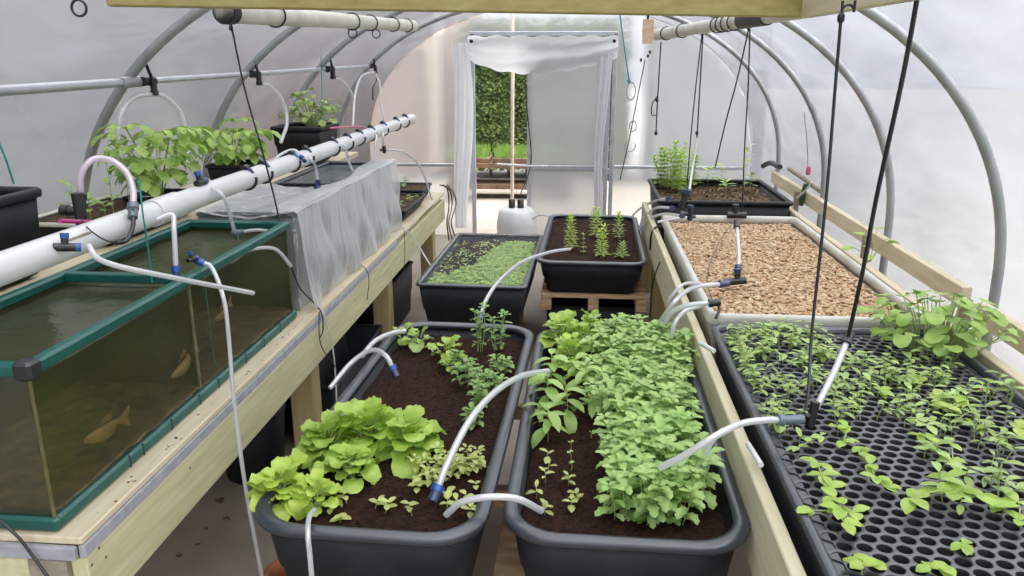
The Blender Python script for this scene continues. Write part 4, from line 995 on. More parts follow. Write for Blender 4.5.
flop('bright salad seedling cut by the right edge of the picture', [(1016, 430), (1012, 440), (1022, 434)], .045, .035, 'lime_green', seed=5, h=.04)
flop('bright bushy seedling on the right of the tray', [(938, 410), (950, 408), (960, 412), (945, 420), (934, 402)], .044, .028, 'lime_green', seed=6, h=.05)
flop('salad seedling right of centre, with a brown stub beside it', [(918, 440), (925, 446), (948, 452), (952, 464)], .036, .024, seed=7, h=.03)
flop('large single leaf seedling near the squash plant on the tray', [(915, 388), (916, 384)], .055, .045, seed=8, h=.04)
flop('salad seedling left of centre on the tray', [(838, 432), (846, 436), (843, 446)], .036, .022, seed=9, h=.03)
flop('pale droopy seedling beside the black valve on the tray', [(800, 442), (808, 446), (820, 444), (798, 452)], .036, .016, 'seedling_green', seed=10, h=.03)
flop('lone leaf seedling at the bottom right of the tray', [(962, 547), (966, 552)], .034, .02, seed=11, h=.02)
flop('seedling at the bottom edge of the tray, left', [(862, 574), (870, 572)], .036, .028, seed=12, h=.04)
flop('seedling at the bottom edge of the tray, centre', [(930, 574), (938, 572)], .034, .026, seed=13, h=.03)
flop('long thin seedling reaching across the right of the tray', [(972, 432), (985, 440), (997, 450)], .04, .014, seed=14, h=.04)
flop('seedling with paired leaves in the middle of the tray', [(878, 396), (880, 404), (884, 398)], .036, .024, seed=15, h=.04)
flop('pale salad seedling right of the centre of the tray, beyond the bushy one', [(905, 425), (915, 430), (925, 436), (932, 428)], .036, .020, 'seedling_green', seed=21, h=.04)
flop('pale drooping seedling between the bushy one and the right rim', [(955, 428), (968, 424), (980, 432)], .038, .016, 'seedling_green', seed=22, h=.04)
flop('salad seedling in the right half behind the front right clump', [(925, 455), (935, 460), (950, 468)], .036, .022, 'seedling_green', seed=23, h=.03)
flop('trailing pale seedling low at the right edge of the tray', [(985, 480), (1000, 486), (1016, 492)], .036, .014, 'seedling_green', seed=24, h=.02)
c = at(978, 392, z=ZT); q = M(); leaf(q, c + V((0, 0, .006)), V((1, .2, .1)), .05, .02, curl=.5); tag(q.build('fallen_leaf', 'red_leaf'), 'reddish fallen leaf on the tray near the right rim', 'leaf')
# squash plant
c = at(935, 350, z=ZT)
bigleaf('squash_plant', 'largest leafy squash plant at the far right corner of the tray', (c.x, c.y, ZT - .006), .21, 110, .056, 'tomato_green', 33, reach=.21, base=.12)
c2 = at(875, 222, z=.93)
bigleaf('trailing_plant', 'small green sprig behind the gravel bed at the side rail', (1.36, at(875, 222, x=1.36).y, .78), .16, 7, .06, 'lettuce_green', 35, reach=.10, kind='heart')

# ------------------------------------------------------------------ near left trough plants
SL = .600
def on(px, py, z=SL): return at(px, py, z=z)
for k, (px, py, r, h, n, lab) in enumerate(((330, 458, .115, .07, 34, 'bright lettuce at the left of the large salad clump'), (368, 450, .125, .09, 38, 'largest bright lettuce in the middle of the salad clump'), (410, 456, .115, .07, 34, 'bright lettuce at the right of the large salad clump'), (352, 478, .09, .05, 24, 'bright lettuce at the front of the large salad clump'))):
    c = on(px, py); lettuce('lettuce', lab, (c.x, c.y, SL), r, h, n, 'lettuce_green', 300 + k, 'lettuces in the near left trough')
c = on(284, 504); lettuce('lettuce', 'curly bright lettuce in the near left corner by the hanging hose', (c.x - .005, c.y, SL), .105, .06, 28, 'lime_green', 310, 'lettuces in the near left trough', kind='round')
c = on(318, 508); lettuce('lettuce', 'smaller curly lettuce right of the corner lettuce', (c.x, c.y, SL), .075, .05, 20, 'lime_green', 311, 'lettuces in the near left trough')
for k, (px, py, r, lab) in enumerate(((404, 344, .075, 'pale brassica plant at the far left corner of the near left trough'), (418, 350, .085, 'broad brassica plant beside the far left corner hose'), (446, 360, .085, 'broad pale brassica plant in second place from the far rim'), (452, 372, .06, 'smaller brassica plant in the column of young plants'))):
    c = on(px, py); lettuce('brassica_plant', lab, (c.x, c.y, SL), r, .05, 9, 'lettuce_green' if k != 1 else 'seedling_green', 320 + k, 'young brassicas in the near left trough')
specs = [(478, 352, .17, 'wispy coriander plant touching the far rim of the near left trough'), (498, 352, .15, 'wispy coriander plant in front of the far rim'), (500, 375, .07, 'coriander plant in the right of the young column'), (466, 385, .07, 'coriander plant in the left of the young column'), (482, 395, .08, 'coriander plant above the big hose arch'), (478, 410, .09, 'bushiest coriander plant left of the big hose arch'), (495, 392, .06, 'coriander plant nearest the hose arch'), (462, 372, .06, 'small coriander plant behind the brassica'), (472, 425, .06, 'nearest coriander plant of the column')]
for k, (px, py, h, lab) in enumerate(specs):
    c = on(px, py); herb('coriander_plant', lab, (c.x, c.y, SL), h, 4, .030, 'carrot_green', 340 + k, 'coriander in the near left trough', kind='long' if k < 2 else 'oval', spread=.022, up_=.4)
c = on(437, 478); herb('cress_clump', 'yellow green cress clump right of the salad, crossed by the hose', (c.x, c.y, SL), .06, 9, .024, 'yellow_seedling', 360, 'cress clumps in the near left trough', kind='oval', spread=.045)
c = on(472, 470); herb('cress_clump', 'yellow green cress clump by the right rim of the near left trough', (c.x, c.y, SL), .05, 7, .026, 'yellow_seedling', 361, 'cress clumps in the near left trough', kind='oval', spread=.035)
sd = [(336, 500), (347, 504), (331, 512), (340, 524), (375, 508), (385, 512), (412, 515), (420, 488), (418, 492), (475, 488), (445, 512), (455, 510), (466, 508), (470, 516), (450, 500)]
labs = ['tiny yellow seedling beside the corner lettuce', 'tiny yellow seedling right of the corner lettuce pair', 'tiny seedling touching the small corner lettuce', 'tiny seedling close to the near rim', 'leaning yellow seedling in the middle front', 'small leaf seedling right of the leaning one', 'star shaped tiny seedling left of the blue hose end', 'seedling just left of the cress clump', 'low seedling at the foot of the cress clump', 'small seedling below the right cress clump', 'yellow seedling beside the blue hose end', 'yellow seedling under the short hose', 'seedling right of the short hose end', 'nearest seedling at the right rim', 'tiny seedling behind the blue hose end']
for k, (px, py) in enumerate(sd):
    c = on(px, py); sprout('seedling', labs[k] + ' in the near left trough', (c.x, c.y, SL), rnd.uniform(.015, .035), rnd.choice((3, 4, 5)), .026, .017, 'yellow_seedling', 400 + k, 'yellow seedlings in the near left trough', lean=.01)

# ------------------------------------------------------------------ near right trough plants
SR = .590
def onr(px, py): return at(px, py, z=SR)
hv = []
rn = random.Random(55)
hl = 'leafy green mint in the dense bed filling the right of the near right trough'
for k in range(5):
    hv.append(herb('mint_plant', hl, (.2, 2.3, SR), .12, 7, .044, 'herb_green', 500 + k, 'mint plants in the dense bed', spread=.045))
spots = []
y = 1.76
row = 0
while y < 3.0:
    t = (y - 1.76) / 1.24
    x0 = .135 - .045 * t; x1 = .265 + .065 * min(1, t * 1.5)
    nn = 4
    for i in range(nn):
        spots.append((x0 + (x1 - x0) * (i + .5 * (row % 2) * .6) / (nn - 1) * .95 + rn.uniform(-.012, .012), y + rn.uniform(-.02, .02)))
    y += .098; row += 1
for i, (x, y) in enumerate(spots):
    s = rn.uniform(.85, 1.15) * (.8 if y < 1.82 else 1)
    if i < 5: hv[i].location = (x, y, SR); hv[i].rotation_euler = (0, 0, rn.uniform(0, 6))
    else: dup(hv[i % 5], (x, y, SR), rn.uniform(0, 6.28), s)
for k, (px, py, r, lab) in enumerate(((560, 352, .105, 'bright salad plant in the far left corner of the near right trough'), (582, 358, .10, 'bright salad plant beside the mint at the far rim'), (570, 372, .09, 'smaller salad plant in front of the far corner pair'), (590, 345, .09, 'upright salad plant touching the far rim beside the mint'))):
    c = onr(px, py); lettuce('salad_plant', lab, (max(c.x, -.11), min(c.y, 2.98), SR), r, .12, 26, 'lettuce_green', 520 + k, 'salad plants in the near right trough', kind='oval')
for k, (px, py, h, n, L, lab) in enumerate(((551, 390, .12, 9, .06, 'young pepper plant behind the hose end in the near right trough'), (547, 415, .13, 8, .065, 'leafiest young pepper plant in front of the hose end'), (585, 405, .13, 7, .065, 'young pepper plant closest to the mint'), (566, 425, .11, 5, .07, 'young pepper plant with upright leaves'), (548, 442, .10, 6, .06, 'nearest young pepper plant'), (575, 388, .10, 7, .055, 'young pepper plant behind the one closest to the mint'), (592, 420, .09, 4, .055, 'small pepper plant at the edge of the mint'), (536, 425, .07, 4, .05, 'small pepper plant against the left rim'))):
    c = onr(px, py); sprout('pepper_plant', lab, (max(c.x, -.115), c.y, SR), h * 1.1, n + 2, L * 1.25, L * .55, 'herb_pale', 540 + k, 'young pepper plants in the near right trough', cat='plant', el0=.1, curl=.9)
sd = [(548, 458), (549, 470), (545, 478), (536, 494), (545, 512), (568, 482), (571, 506), (576, 500), (571, 445), (570, 455), (592, 435), (571, 466)]
lb = ['tiny seedling just in front of the pepper plants', 'tiny seedling second from the pepper plants', 'pale seedling above the short hose end', 'tiny seedling against the left rim', 'bright seedling beside the short hose end', 'seedling in the right hand row, above the bright pair', 'bright seedling nearest the front rim', 'bright seedling at the end of the right hand row', 'tiny stem below the upright pepper leaves', 'very small stem in the right hand row', 'tiny leaf beside the mint', 'tiny thin seedling in the right hand row']
for k, (px, py) in enumerate(sd):
    c = onr(px, py + 4); sprout('seedling', lb[k] + ' of the near right trough', (max(c.x, -.115), c.y, SR), .022 if k > 7 else .032, 3 if k < 4 else 5 if k < 8 else 2, .028 if k < 8 else .012, .015, 'yellow_seedling' if k < 8 else 'stem_green', 560 + k, 'seedlings in the near right trough')

# ------------------------------------------------------------------ far right trough plants
zf = .565
for k, (px, py, h, n, lab) in enumerate(((569, 250, .20, 2, 'tall feathery plant in the left row of the far right trough'), (600, 258, .19, 2, 'tall feathery plant in the middle row of the far right trough'), (597, 238, .20, 2, 'feathery plant behind the middle one in the far right trough'), (618, 240, .18, 1, 'feathery plant in the right row of the far right trough'), (619, 258, .09, 1, 'short feathery plant nearest the right rim'), (583, 254, .14, 1, 'thin yellow green plant between the left and middle rows'))):
    c = at(px, py, z=zf); feathery('feathery_plant', lab, (c.x, c.y, zf), h, n, 'lime_green' if k in (0, 1, 2) else 'lettuce_green', 600 + k, 'feathery plants in the far right trough', wide=.055 if k != 5 else .03, dens=10 if k != 5 else 5)

# ------------------------------------------------------------------ hoses on the left
def px_(*a): return [at(p[0], p[1], **{p[2]: p[3]}) for p in a]
c0 = gy(at(45, 243, x=-1.19).y)
valve('black tap with two blue collars on the near part of the white pipe', c0 + V((.045, 0, .012)), ax=(.9, .5, -.1), s=.8, arm=(0, .2, 1))
hose('straight clear hose slanting from the pipe tap across the fish tank', [c0 + V((.08, .03, .012))] + px_((105, 262, 'x', -1.08), (170, 277, 'x', -1.0), (253, 293, 'x', -.93)), .0065, ends='-')
hose('clear hose hanging from the tank rim down past the bench front', px_((200, 262, 'x', -1.075), (212, 268, 'x', -1.04), (224, 300, 'x', -.985), (229, 340, 'x', -.975), (234, 400, 'x', -.97), (246, 490, 'x', -.96), (262, 576, 'x', -.95)), .006, ends='b')
valve('dark elbow with blue collar on the tank rim', at(192, 262, x=-1.085) + V((0, 0, .008)), ax=(.3, 1, 0), s=.55)
y3 = at(160, 214, x=-1.16).y
hose('clear hose dropping from the pipe socket to the tank crossbar', [gy(y3) + V((.03, -.02, -.01)), gy(y3) + V((.065, 0, .0))] + px_((174, 232, 'x', -1.11), (176, 270, 'x', -1.105)), .007, ends='-b')
y4 = at(208, 182, x=-1.17).y
valve('black clip with blue cap on the pipe above the tank divider', gy(y4 - .02) + V((.005, 0, .042)), s=.9, arm=(-.2, 0, 1))
hose('clear hose curling from the pipe down into the far end of the tank', [gy(y4) + V((.03, 0, .02))] + px_((224, 198, 'x', -1.12), (235, 233, 'x', -1.16)), .006, ends='-s')
hose('short clear hose lying along the far end of the tank', px_((240, 232, 'x', -1.16), (258, 230, 'x', -1.15), (282, 233, 'x', -1.10)), .006, ends='s-')
hose('clear hose looping over the tank corner towards the bench', px_((232, 262, 'x', -1.10), (250, 250, 'x', -1.08), (275, 249, 'x', -1.045), (291, 266, 'x', -1.03)), .006)
cord('black cable running from the tank corner over the bench edge', px_((291, 266, 'x', -1.03), (300, 288, 'x', -1.03), (316, 305, 'z', .765), (322, 315, 'x', -.995), (323, 330, 'x', -.995), (320, 338, 'x', -.995)), .0028)
cord('thin white and dark hose hanging from the bench beside the leg', px_((321, 308, 'z', .758), (325, 318, 'x', -.995), (333, 350, 'x', -.99), (336, 385, 'x', -.985), (337, 420, 'x', -.98)), .0034, 'white_plastic', name='thin_hose', cat='hose')
cord('black wire beside the thin white hose', px_((319, 312, 'x', -1.0), (321, 345, 'x', -.99), (338, 372, 'x', -.985), (342, 400, 'x', -.98)), .002)
cord('black wire hanging over the bench below the wrapped tub', px_((353, 262, 'z', .757), (365, 268, 'x', -1.0), (369, 280, 'x', -.99), (367, 300, 'x', -.99)), .002)
hose('clear hose stub poking out at the foot of the wrapped tub', px_((343, 266, 'z', .77), (354, 262, 'z', .765)), .009)
hose('clear hose from the bench leg to the far left trough', px_((403, 228, 'z', .757), (412, 236, 'x', -.99), (424, 255, 'x', -.93), (432, 268, 'x', -.86)), .0055, ends='-s')
cord('dark green cord along the bench end', px_((404, 230, 'x', -.995), (405, 250, 'x', -.99), (404, 268, 'x', -.99)), .002, 'dark_green_cord')
# violet tube arch, black valve under it
vb = at(80, 212, x=-1.30); vt = at(80, 200, x=-1.30)
q_ = hose('violet tinted clear tube arching over the white pipe', px_((81, 198, 'x', -1.30), (81, 175, 'x', -1.29), (92, 160, 'x', -1.27), (110, 160, 'x', -1.24), (126, 172, 'x', -1.20), (133, 190, 'x', -1.17), (133, 208, 'x', -1.155)), .0085, 'violet_tube', ends='ks')
valve('chunky black valve feeding the violet tube', at(80, 212, x=-1.30), ax=(0, 0, 1), s=1.25, collars='k', arm=(-1, 0, .1))
cord('black bent tube from the violet tube under the pipe', px_((133, 208, 'x', -1.15), (133, 225, 'x', -1.14), (127, 240, 'x', -1.14), (116, 243, 'x', -1.145)), .006, k=8, name='black_tube', cat='tube')
cord('thin black wire looping from the valve along the pipe', px_((80, 218, 'x', -1.29), (90, 230, 'x', -1.145), (105, 240, 'x', -1.14), (118, 243, 'x', -1.14)), .0018)
o = thing('label_strip', 'magenta plastic strip behind the pipe under the black valve', 'label', at(75, 222, x=-1.28)); q = M(); a = at(60, 221, x=-1.26); b_ = at(90, 222, x=-1.26); q.tube([a, b_], .006, 6); q.build('strip', 'magenta_plastic', o)
cord('teal string hanging from the violet tube down to the tank water', px_((139, 178, 'x', -1.13), (143, 215, 'x', -1.12), (147, 240, 'x', -1.13), (152, 283, 'x', -1.14)), .0022, 'green_string', name='string', cat='string')
cord('teal string slanting down at the far left above the black planter', px_((-2, 140, 'x', -1.75), (6, 160, 'x', -1.73), (14, 184, 'x', -1.72)), .003, 'green_string', name='string', cat='string')
# long black cord hanging from the overhead pipe
cord('long black cord hanging from the left overhead pipe to the tub corner', px_((231, 24, 'y', 2.68), (245, 90, 'y', 2.70), (262, 150, 'y', 2.72), (276, 205, 'y', 2.78), (288, 262, 'y', 2.76)), .0032, knots=px_((231, 28, 'y', 2.68)))
c = at(231, 18, y=2.68); o = thing('wire_clip', 'black clip holding the long cord under the left overhead pipe', 'clip', c); q = M(); q.torus(c, .012, .003, (0, 1, 0)); q.tube([c + V((0, 0, .01)), c + V((0, 0, .02))], .004, 6); q.build('clip', 'black_rubber', o)
# side rail fittings and arches
def rfit(px, py, s, lab):
    s *= .78
    c = at(px, py, x=railx + .015); c = V((railx + .02, c.y, r0.lerp(r1, (c.y - .3) / 6.15).z))
    o = thing('rail_fitting', lab, 'fitting', c - V((0, 0, .05)), 'black fittings on the side rail')
    q = M(); q.tube([c - V((0, .05 * s, 0)), c + V((0, .05 * s, 0))], .022 * s, 10); q.tube([c + V((.02, 0, .01)), c + V((.02, 0, -.05 * s))], .016 * s, 10); q.build('body', 'black_rubber', o)
    q = M(); q.tube([c + V((.02, 0, 0)), c + V((.015, -.03 * s, .075 * s))], .008 * s, 8); q.build('lever', 'black_rubber', o)
    q = M(); q.tube([c + V((.02, 0, -.045 * s)), c + V((.02, 0, -.065 * s))], .02 * s, 10); q.build('outlet', 'black_rubber', o)
    return c + V((.02, 0, -.06 * s))
f1 = rfit(147, 82, 1.05, 'nearest black tap on the side rail, above the hose arches')
f2 = rfit(254, 76, 1.1, 'second black tap on the side rail beside the long cord')
f3 = rfit(329, 70, 1.3, 'black tap with bent lever on the side rail above the square pot')
f4 = rfit(372, 65, 1.0, 'farthest black tap at the end of the side rail')
hose('milky hose arching right from the nearest rail tap into the tomato', [f1] + px_((165, 97, 'x', railx + .04), (180, 112, 'x', railx + .06), (187, 140, 'x', railx + .08), (186, 166, 'x', railx + .1)), .010)
hose('faint milky hose arching left from the nearest rail tap', [f1] + px_((135, 97, 'x', railx - .0), (122, 112, 'x', railx - .02), (118, 135, 'x', railx - .03), (117, 160, 'x', railx - .03)), .009)
hose('milky hose arching from the second rail tap', [f2] + px_((270, 86, 'x', railx + .04), (282, 100, 'x', railx + .06), (287, 122, 'x', railx + .08), (281, 142, 'x', railx + .1)), .010)
hose('short milky hose beside the bent lever tap', [f3] + px_((342, 80, 'x', railx + .02), (350, 90, 'x', railx + .03), (353, 97, 'x', railx + .03)), .009)
hose('thin milky hose falling left of the rail end', [f4] + px_((362, 76, 'x', railx + .0), (355, 95, 'x', railx + .0), (353, 125, 'x', railx + .02)), .009)
hose('thin milky hose falling right of the rail end to the pipe', [f4] + px_((380, 85, 'x', railx + .1), (381, 105, 'x', railx + .3), (385, 122, 'x', railx + .5)), .007)
cord('bent black hook hanging from the end of the side rail', px_((376, 66, 'x', railx + .04), (377, 78, 'x', railx + .04), (373, 88, 'x', railx + .04), (373, 100, 'x', railx + .04)), .006, name='hanging_hook', cat='hook')
cord('teal string tying the bent lever tap up to the overhead pipe', px_((321, 52, 'x', railx + .03), (321, 60, 'x', railx + .03), (322, 90, 'x', railx + .04), (322, 135, 'x', railx + .12)), .0028, 'green_string', name='string', cat='string')
# clips and taps along the pipe
for k, (px, py, lab) in enumerate(((245, 165, 'flat black clip where the long cord crosses the pipe'), (262, 163, 'black clip left of the blue cap on the pipe'), (291, 154, 'black clip with blue cap in front of the square pot'), (305, 151, 'tilted black clip right of the blue capped clip'), (332, 143, 'black clip where the teal string meets the pipe'), (346, 135, 'black clip at the far corner of the square pot'), (358, 130, 'second black clip past the square pot'), (370, 126, 'blue topped clip past the square pot'), (382, 121, 'second blue topped clip near the end of the pipe'), (395, 117, 'black clip with spike near the pipe end'), (404, 116, 'last black clip at the end of the pipe'))):
    yy = at(px, py, x=-1.19).y; c = gy(yy); o = thing('pipe_clip', lab, 'clip', c + V((0, 0, .03)), 'clips along the white pipe')
    q = M(); q.torus(c, PR + .003, .005, (0, 1, 0), a0=-.2, a1=PI * .9, n=12); q.tube([c + V((.0, -.012, PR + .004)), c + V((.0, .014, PR + .006))], .012, 8); q.build('clip_body', 'black_rubber', o)
    q = M(); q.tube([c + V((.012, 0, PR + .004)), c + V((.026, 0, PR * .6))], .008, 8); q.build('cap', 'blue_collar' if k in (2, 7, 8) else 'navy_collar', o)
def hang(pxa, pya, pts, lab, r=.0065, ends='-'):
    yy = at(pxa, pya, x=-1.17).y; c = gy(yy); return hose(lab, [c + V((.03, 0, .015)), c + V((.045, 0, -.01))] + px_(*pts), r, ends=ends)
hang(262, 168, (), 'x') if False else None
hang(340, 140, ((350, 165, 'x', -1.15), (358, 180, 'x', -1.15)), 'clear hose from the pipe down into the wrapped tub', ends='-k')
hang(372, 132, ((375, 145, 'x', -1.145), (375, 162, 'x', -1.145)), 'clear hose hanging straight at the far end of the wrapped tub')
hang(382, 128, ((383, 135, 'x', -1.14), (384, 148, 'x', -1.14)), 'short hose with black tip near the end of the pipe', ends='-k')
hose('clear hose from the pipe with blue collar lying on the wrapped tub', px_((318, 187, 'x', -1.2), (335, 185, 'x', -1.18), (356, 187, 'x', -1.15)), .006, ends='b-')
hang(306, 155, ((315, 165, 'x', -1.2), (318, 182, 'x', -1.2)), 'clear hose dropping behind the pipe into the tub', ends='-n')
hose('clear hose looping over the pipe in front of the square pot', px_((268, 168, 'x', -1.24), (280, 155, 'x', -1.23), (294, 150, 'x', -1.2), (302, 158, 'x', -1.15)), .006, ends='kb')
hose('long clear hose arching from the tub end down to the bench end', px_((384, 150, 'x', -1.16), (400, 151, 'x', -1.10), (415, 160, 'x', -1.06), (424, 175, 'x', -1.03), (432, 200, 'x', -1.0)), .0065, ends='s-')
cord('pink and black cable tucked between clips behind the pipe', px_((330, 128, 'x', -1.26), (345, 127, 'x', -1.26), (362, 127, 'x', -1.25), (372, 132, 'x', -1.22)), .005, 'pink_plastic', name='cable', cat='cable')
# cables at the bench end
for k, dx in enumerate((0, 3, 7)):
    cord(['tangle of black cable at the far end of the bench, left strand', 'black cable at the far end of the bench, middle strand', 'black cable looping at the far end of the bench, right strand'][k], px_((440 + dx, 185, 'x', -1.0 + .02 * k), (447 + dx, 188 + 3 * k, 'x', -.96), (449 + dx, 205, 'x', -.95), (447 + dx * .6, 222, 'x', -.95), (449 + dx, 240, 'x', -.95)), .005, name='cable', cat='cable')
cord('black hose end on the floor below the near bench corner', [V((-1.32, 1.75, .01)), V((-1.25, 1.83, .02)), V((-1.12, 1.86, .012)), V((-1.0, 1.76, .008))], .008, name='black_hose', cat='hose')
cord('black cable dropping off the near end of the bench', px_((0, 520, 'y', 1.315), (18, 537, 'y', 1.31), (32, 555, 'y', 1.31), (50, 580, 'y', 1.30)), .0035, name='cable', cat='cable')
cord('dark string stretched down the outside of the tank glass', px_((205, 285, 'x', -1.062), (209, 320, 'x', -1.06), (215, 368, 'x', -1.056)), .0018, 'dark_green_cord', name='string', cat='string')
o = thing('foil_scrap', 'crumpled silver foil scrap at the near corner of the tank', 'foil', at(55, 528, z=BZ + .001)); q = M(); c = at(55, 528, z=BZ + .001); rn = random.Random(1)
q.lathe(c, [(.003, 0), (.009, .003), (.006, .008), (.009, .010), (.002, .014)], 7); q.build('foil', 'frame_metal', o)

# ------------------------------------------------------------------ hoses over the troughs
hose('white hose curving over the left rim at the back of the near left trough', px_((330, 388, 'z', .60), (352, 362, 'z', .66), (372, 350, 'z', .70), (386, 356, 'z', .70), (393, 369, 'z', .66)), .0085, ends='-b')
hose('grey hose curving round the far left corner of the near left trough', px_((362, 356, 'z', .66), (375, 341, 'z', .68), (392, 333, 'z', .68), (405, 331, 'z', .67)), .009, 'vinyl_tube')
hose('thick white hose arching high between the two near troughs', px_((437, 490, 'z', .645), (449, 460, 'z', .70), (470, 420, 'z', .76), (495, 392, 'z', .78), (522, 376, 'z', .76), (548, 371, 'z', .72)), .0095, ends='b-', k=8)
hose('short white hose bridging the rims at the front of the near troughs', px_((446, 515, 'z', .625), (462, 502, 'z', .67), (490, 497, 'z', .69), (518, 499, 'z', .68), (542, 511, 'z', .63)), .0085)
hose('clear hose hanging from the corner lettuce over the front rim', px_((314, 510, 'z', .665), (309, 518, 'z', .675), (308, 535, 'y', 1.495), (310, 556, 'y', 1.49), (313, 590, 'y', 1.485)), .006)
hose('white hose arching from the far right trough down to the near left trough', px_((570, 249, 'z', .70), (550, 252, 'z', .72), (522, 262, 'z', .74), (500, 280, 'z', .74), (486, 300, 'z', .70), (481, 316, 'z', .67)), .0085, ends='-s')
hose('thin clear hose hooking into the far left corner of the far right trough', px_((532, 219, 'y', 5.9), (540, 215, 'y', 5.85), (550, 217, 'y', 5.75), (556, 228, 'y', 5.6)), .008)
# right group
def RHS(lab, pts, **k): return hose(lab, px_(*pts), **k)
RHS('clear hose from the farthest fitting arching into the far right trough', ((668, 198, 'x', .50), (650, 203, 'x', .46), (636, 212, 'x', .42), (626, 226, 'x', .36)), r=.009, ends='n-')
RHS('clear hose from the middle fitting arching over the bench rail', ((672, 208, 'x', .50), (656, 208, 'x', .46), (644, 218, 'x', .41), (636, 238, 'x', .37)), r=.008, ends='n-')
RHS('clear hose from the nearest of the three fittings bending over the rail', ((682, 216, 'x', .53), (664, 214, 'x', .48), (650, 219, 'x', .43), (641, 230, 'x', .40)), r=.008, ends='n-')
RHS('thin clear hose reaching from the bed fitting along its rim', ((690, 217, 'z', .84), (672, 219, 'z', .83), (658, 222, 'z', .82)), r=.007, ends='n-')
valve('dark blue elbow at the far left corner of the gravel bed', at(684, 200, x=.56), ax=(.3, 0, 1), s=1.5, collars='n')
valve('blue tipped elbow standing on the gravel bed rim', at(690, 214, x=.57), ax=(0, 0, 1), s=1.2, collars='n', arm=(-1, 0, 0))
RHS('clear hose hanging into the wide planter by the elbow', ((697, 140, 'y', 5.25), (693, 165, 'y', 5.2), (689, 192, 'y', 5.05)), r=.009, ends='-n')
# hose tower in the gravel bed
RHS('upright clear hose dropping to the blue elbow in the gravel', ((737, 226, 'y', 3.55), (738, 240, 'y', 3.48), (739, 255, 'y', 3.4), (738, 268, 'y', 3.35)), r=.0085, ends='kn')
valve('black tee at the far rim of the gravel bed', at(735, 215, y=4.7), ax=(1, 0, 0), s=1.6, collars='k', arm=(0, 0, 1))
valve('navy elbow lying on the gravel at the foot of the upright hose', at(737, 281, y=3.25), ax=(-1, -.1, -.1), s=1.3, collars='n', arm=(0, .1, 1))
RHS('clear hose from the navy elbow over the rail into the near right trough', ((722, 284, 'z', .83), (700, 286, 'z', .83), (685, 292, 'z', .82), (672, 305, 'z', .79), (660, 322, 'z', .68)), r=.009, ends='n-')
RHS('second clear hose beside it, ending in a dark bent tip', ((712, 303, 'z', .85), (690, 305, 'z', .84), (672, 312, 'z', .80), (664, 326, 'z', .70)), r=.009, ends='k-')
RHS('clear hose hooking over the rail down onto the mint', ((700, 306, 'z', .82), (684, 312, 'z', .80), (674, 325, 'z', .76), (671, 345, 'z', .68)), r=.008)
RHS('thin clear hose looping above the bench rail', ((700, 283, 'z', .84), (684, 284, 'z', .86), (672, 295, 'z', .82), (668, 302, 'z', .78)), r=.006)
cord('thin black wire lying across the gravel from the tee', px_((735, 219, 'z', .81), (722, 238, 'z', .79), (712, 258, 'z', .78), (707, 280, 'z', .785), (712, 300, 'z', .79)), .0022)
cord('black bent hook on the corner of the gravel bed', px_((709, 301, 'z', .83), (717, 303, 'z', .84), (719, 310, 'z', .82), (716, 318, 'z', .80)), .006, name='hook', cat='hook')
RHS('long clear hose from the slate connector across the rail to the mint', ((782, 420, 'z', .84), (765, 420, 'z', .845), (740, 424, 'z', .845), (712, 438, 'z', .83), (685, 455, 'z', .78), (660, 468, 'z', .73)), r=.0085, ends='s-')
RHS('clear hose branching down over the trough rim from the long hose', ((724, 430, 'z', .835), (712, 440, 'z', .81), (706, 455, 'z', .74), (704, 470, 'z', .68)), r=.008)
hose('clear pipe slanting down from the hanging rope to the black valve', px_((847, 341, 'y', 2.18), (835, 370, 'y', 2.10), (816, 408, 'y', 1.99)), .009, ends='k-')
valve('black valve on the plug tray at the foot of the ropes', at(812, 416, y=1.97), ax=(.15, .1, 1), s=1.0, collars='k', arm=(-1, 0, 0))
o = thing('slate_connector', 'slate grey connector joining the long clear hose to the black valve', 'connector', at(793, 420, z=.83)); q = M(); q.tube([at(785, 420, z=.84), at(803, 419, z=.84)], .0115, 12); q.build('connector_body', 'slate_collar', o)
o = thing('white_peg', 'white plastic peg lying across the tray rim near its far left corner', 'peg', at(708, 348, z=.79)); q = M(); q.tube([at(700, 343, z=.79), at(714, 351, z=.795)], .008, 10); q.build('peg', 'white_plastic', o)
o = thing('white_peg', 'white plastic peg on the near part of the bench rail', 'peg', at(754, 455, z=.775)); q = M(); q.tube([at(748, 444, z=.775), at(761, 465, z=.775)], .007, 10); q.build('peg', 'white_plastic', o)
cord('black cable tie looped round the bench rail by the far right trough', px_((661, 226, 'x', .455), (655, 228, 'z', .75), (651, 236, 'x', .415), (650, 250, 'x', .415)), .006, name='cable_tie', cat='cable tie')
cord('dark green cord hanging behind the far right trough', px_((660, 262, 'x', .412), (655, 275, 'x', .405), (652, 290, 'x', .40), (650, 300, 'x', .40)), .004, 'dark_green_cord')

# ------------------------------------------------------------------ hanging ropes on the right
ra = at(841, 18, z=zb - .030)
cord('nearer black rope hanging from the side beam hook to the tray valve', [ra] + px_((835, 90, 'y', ra.y), (826, 200, 'y', ra.y - .02), (812, 330, 'y', ra.y - .05), (808, 395, 'y', 1.97), (801, 424, 'y', 1.93)), .0042, name='rope', cat='rope', knots=[ra])
hc = at(849, 10, z=zb + .0); 
o = thing('rope_hook', 'black curved hook under the side beam holding the nearer rope', 'hook', at(849, 16, z=zb - .02)); q = M(); q.torus(at(848, 11, z=zb - .024), .013, .0032, (0, 1, 0), a0=-PI - .3, a1=.2, n=14); c1 = at(848, 11, z=zb - .024); q.tube([c1 + V((-.013, 0, .0)), c1 + V((-.014, 0, .022))], .0032, 6); q.tube([c1 + V((.013, 0, 0)), c1 + V((.013, 0, .022))], .0032, 6); q.build('hook', 'black_rubber', o)
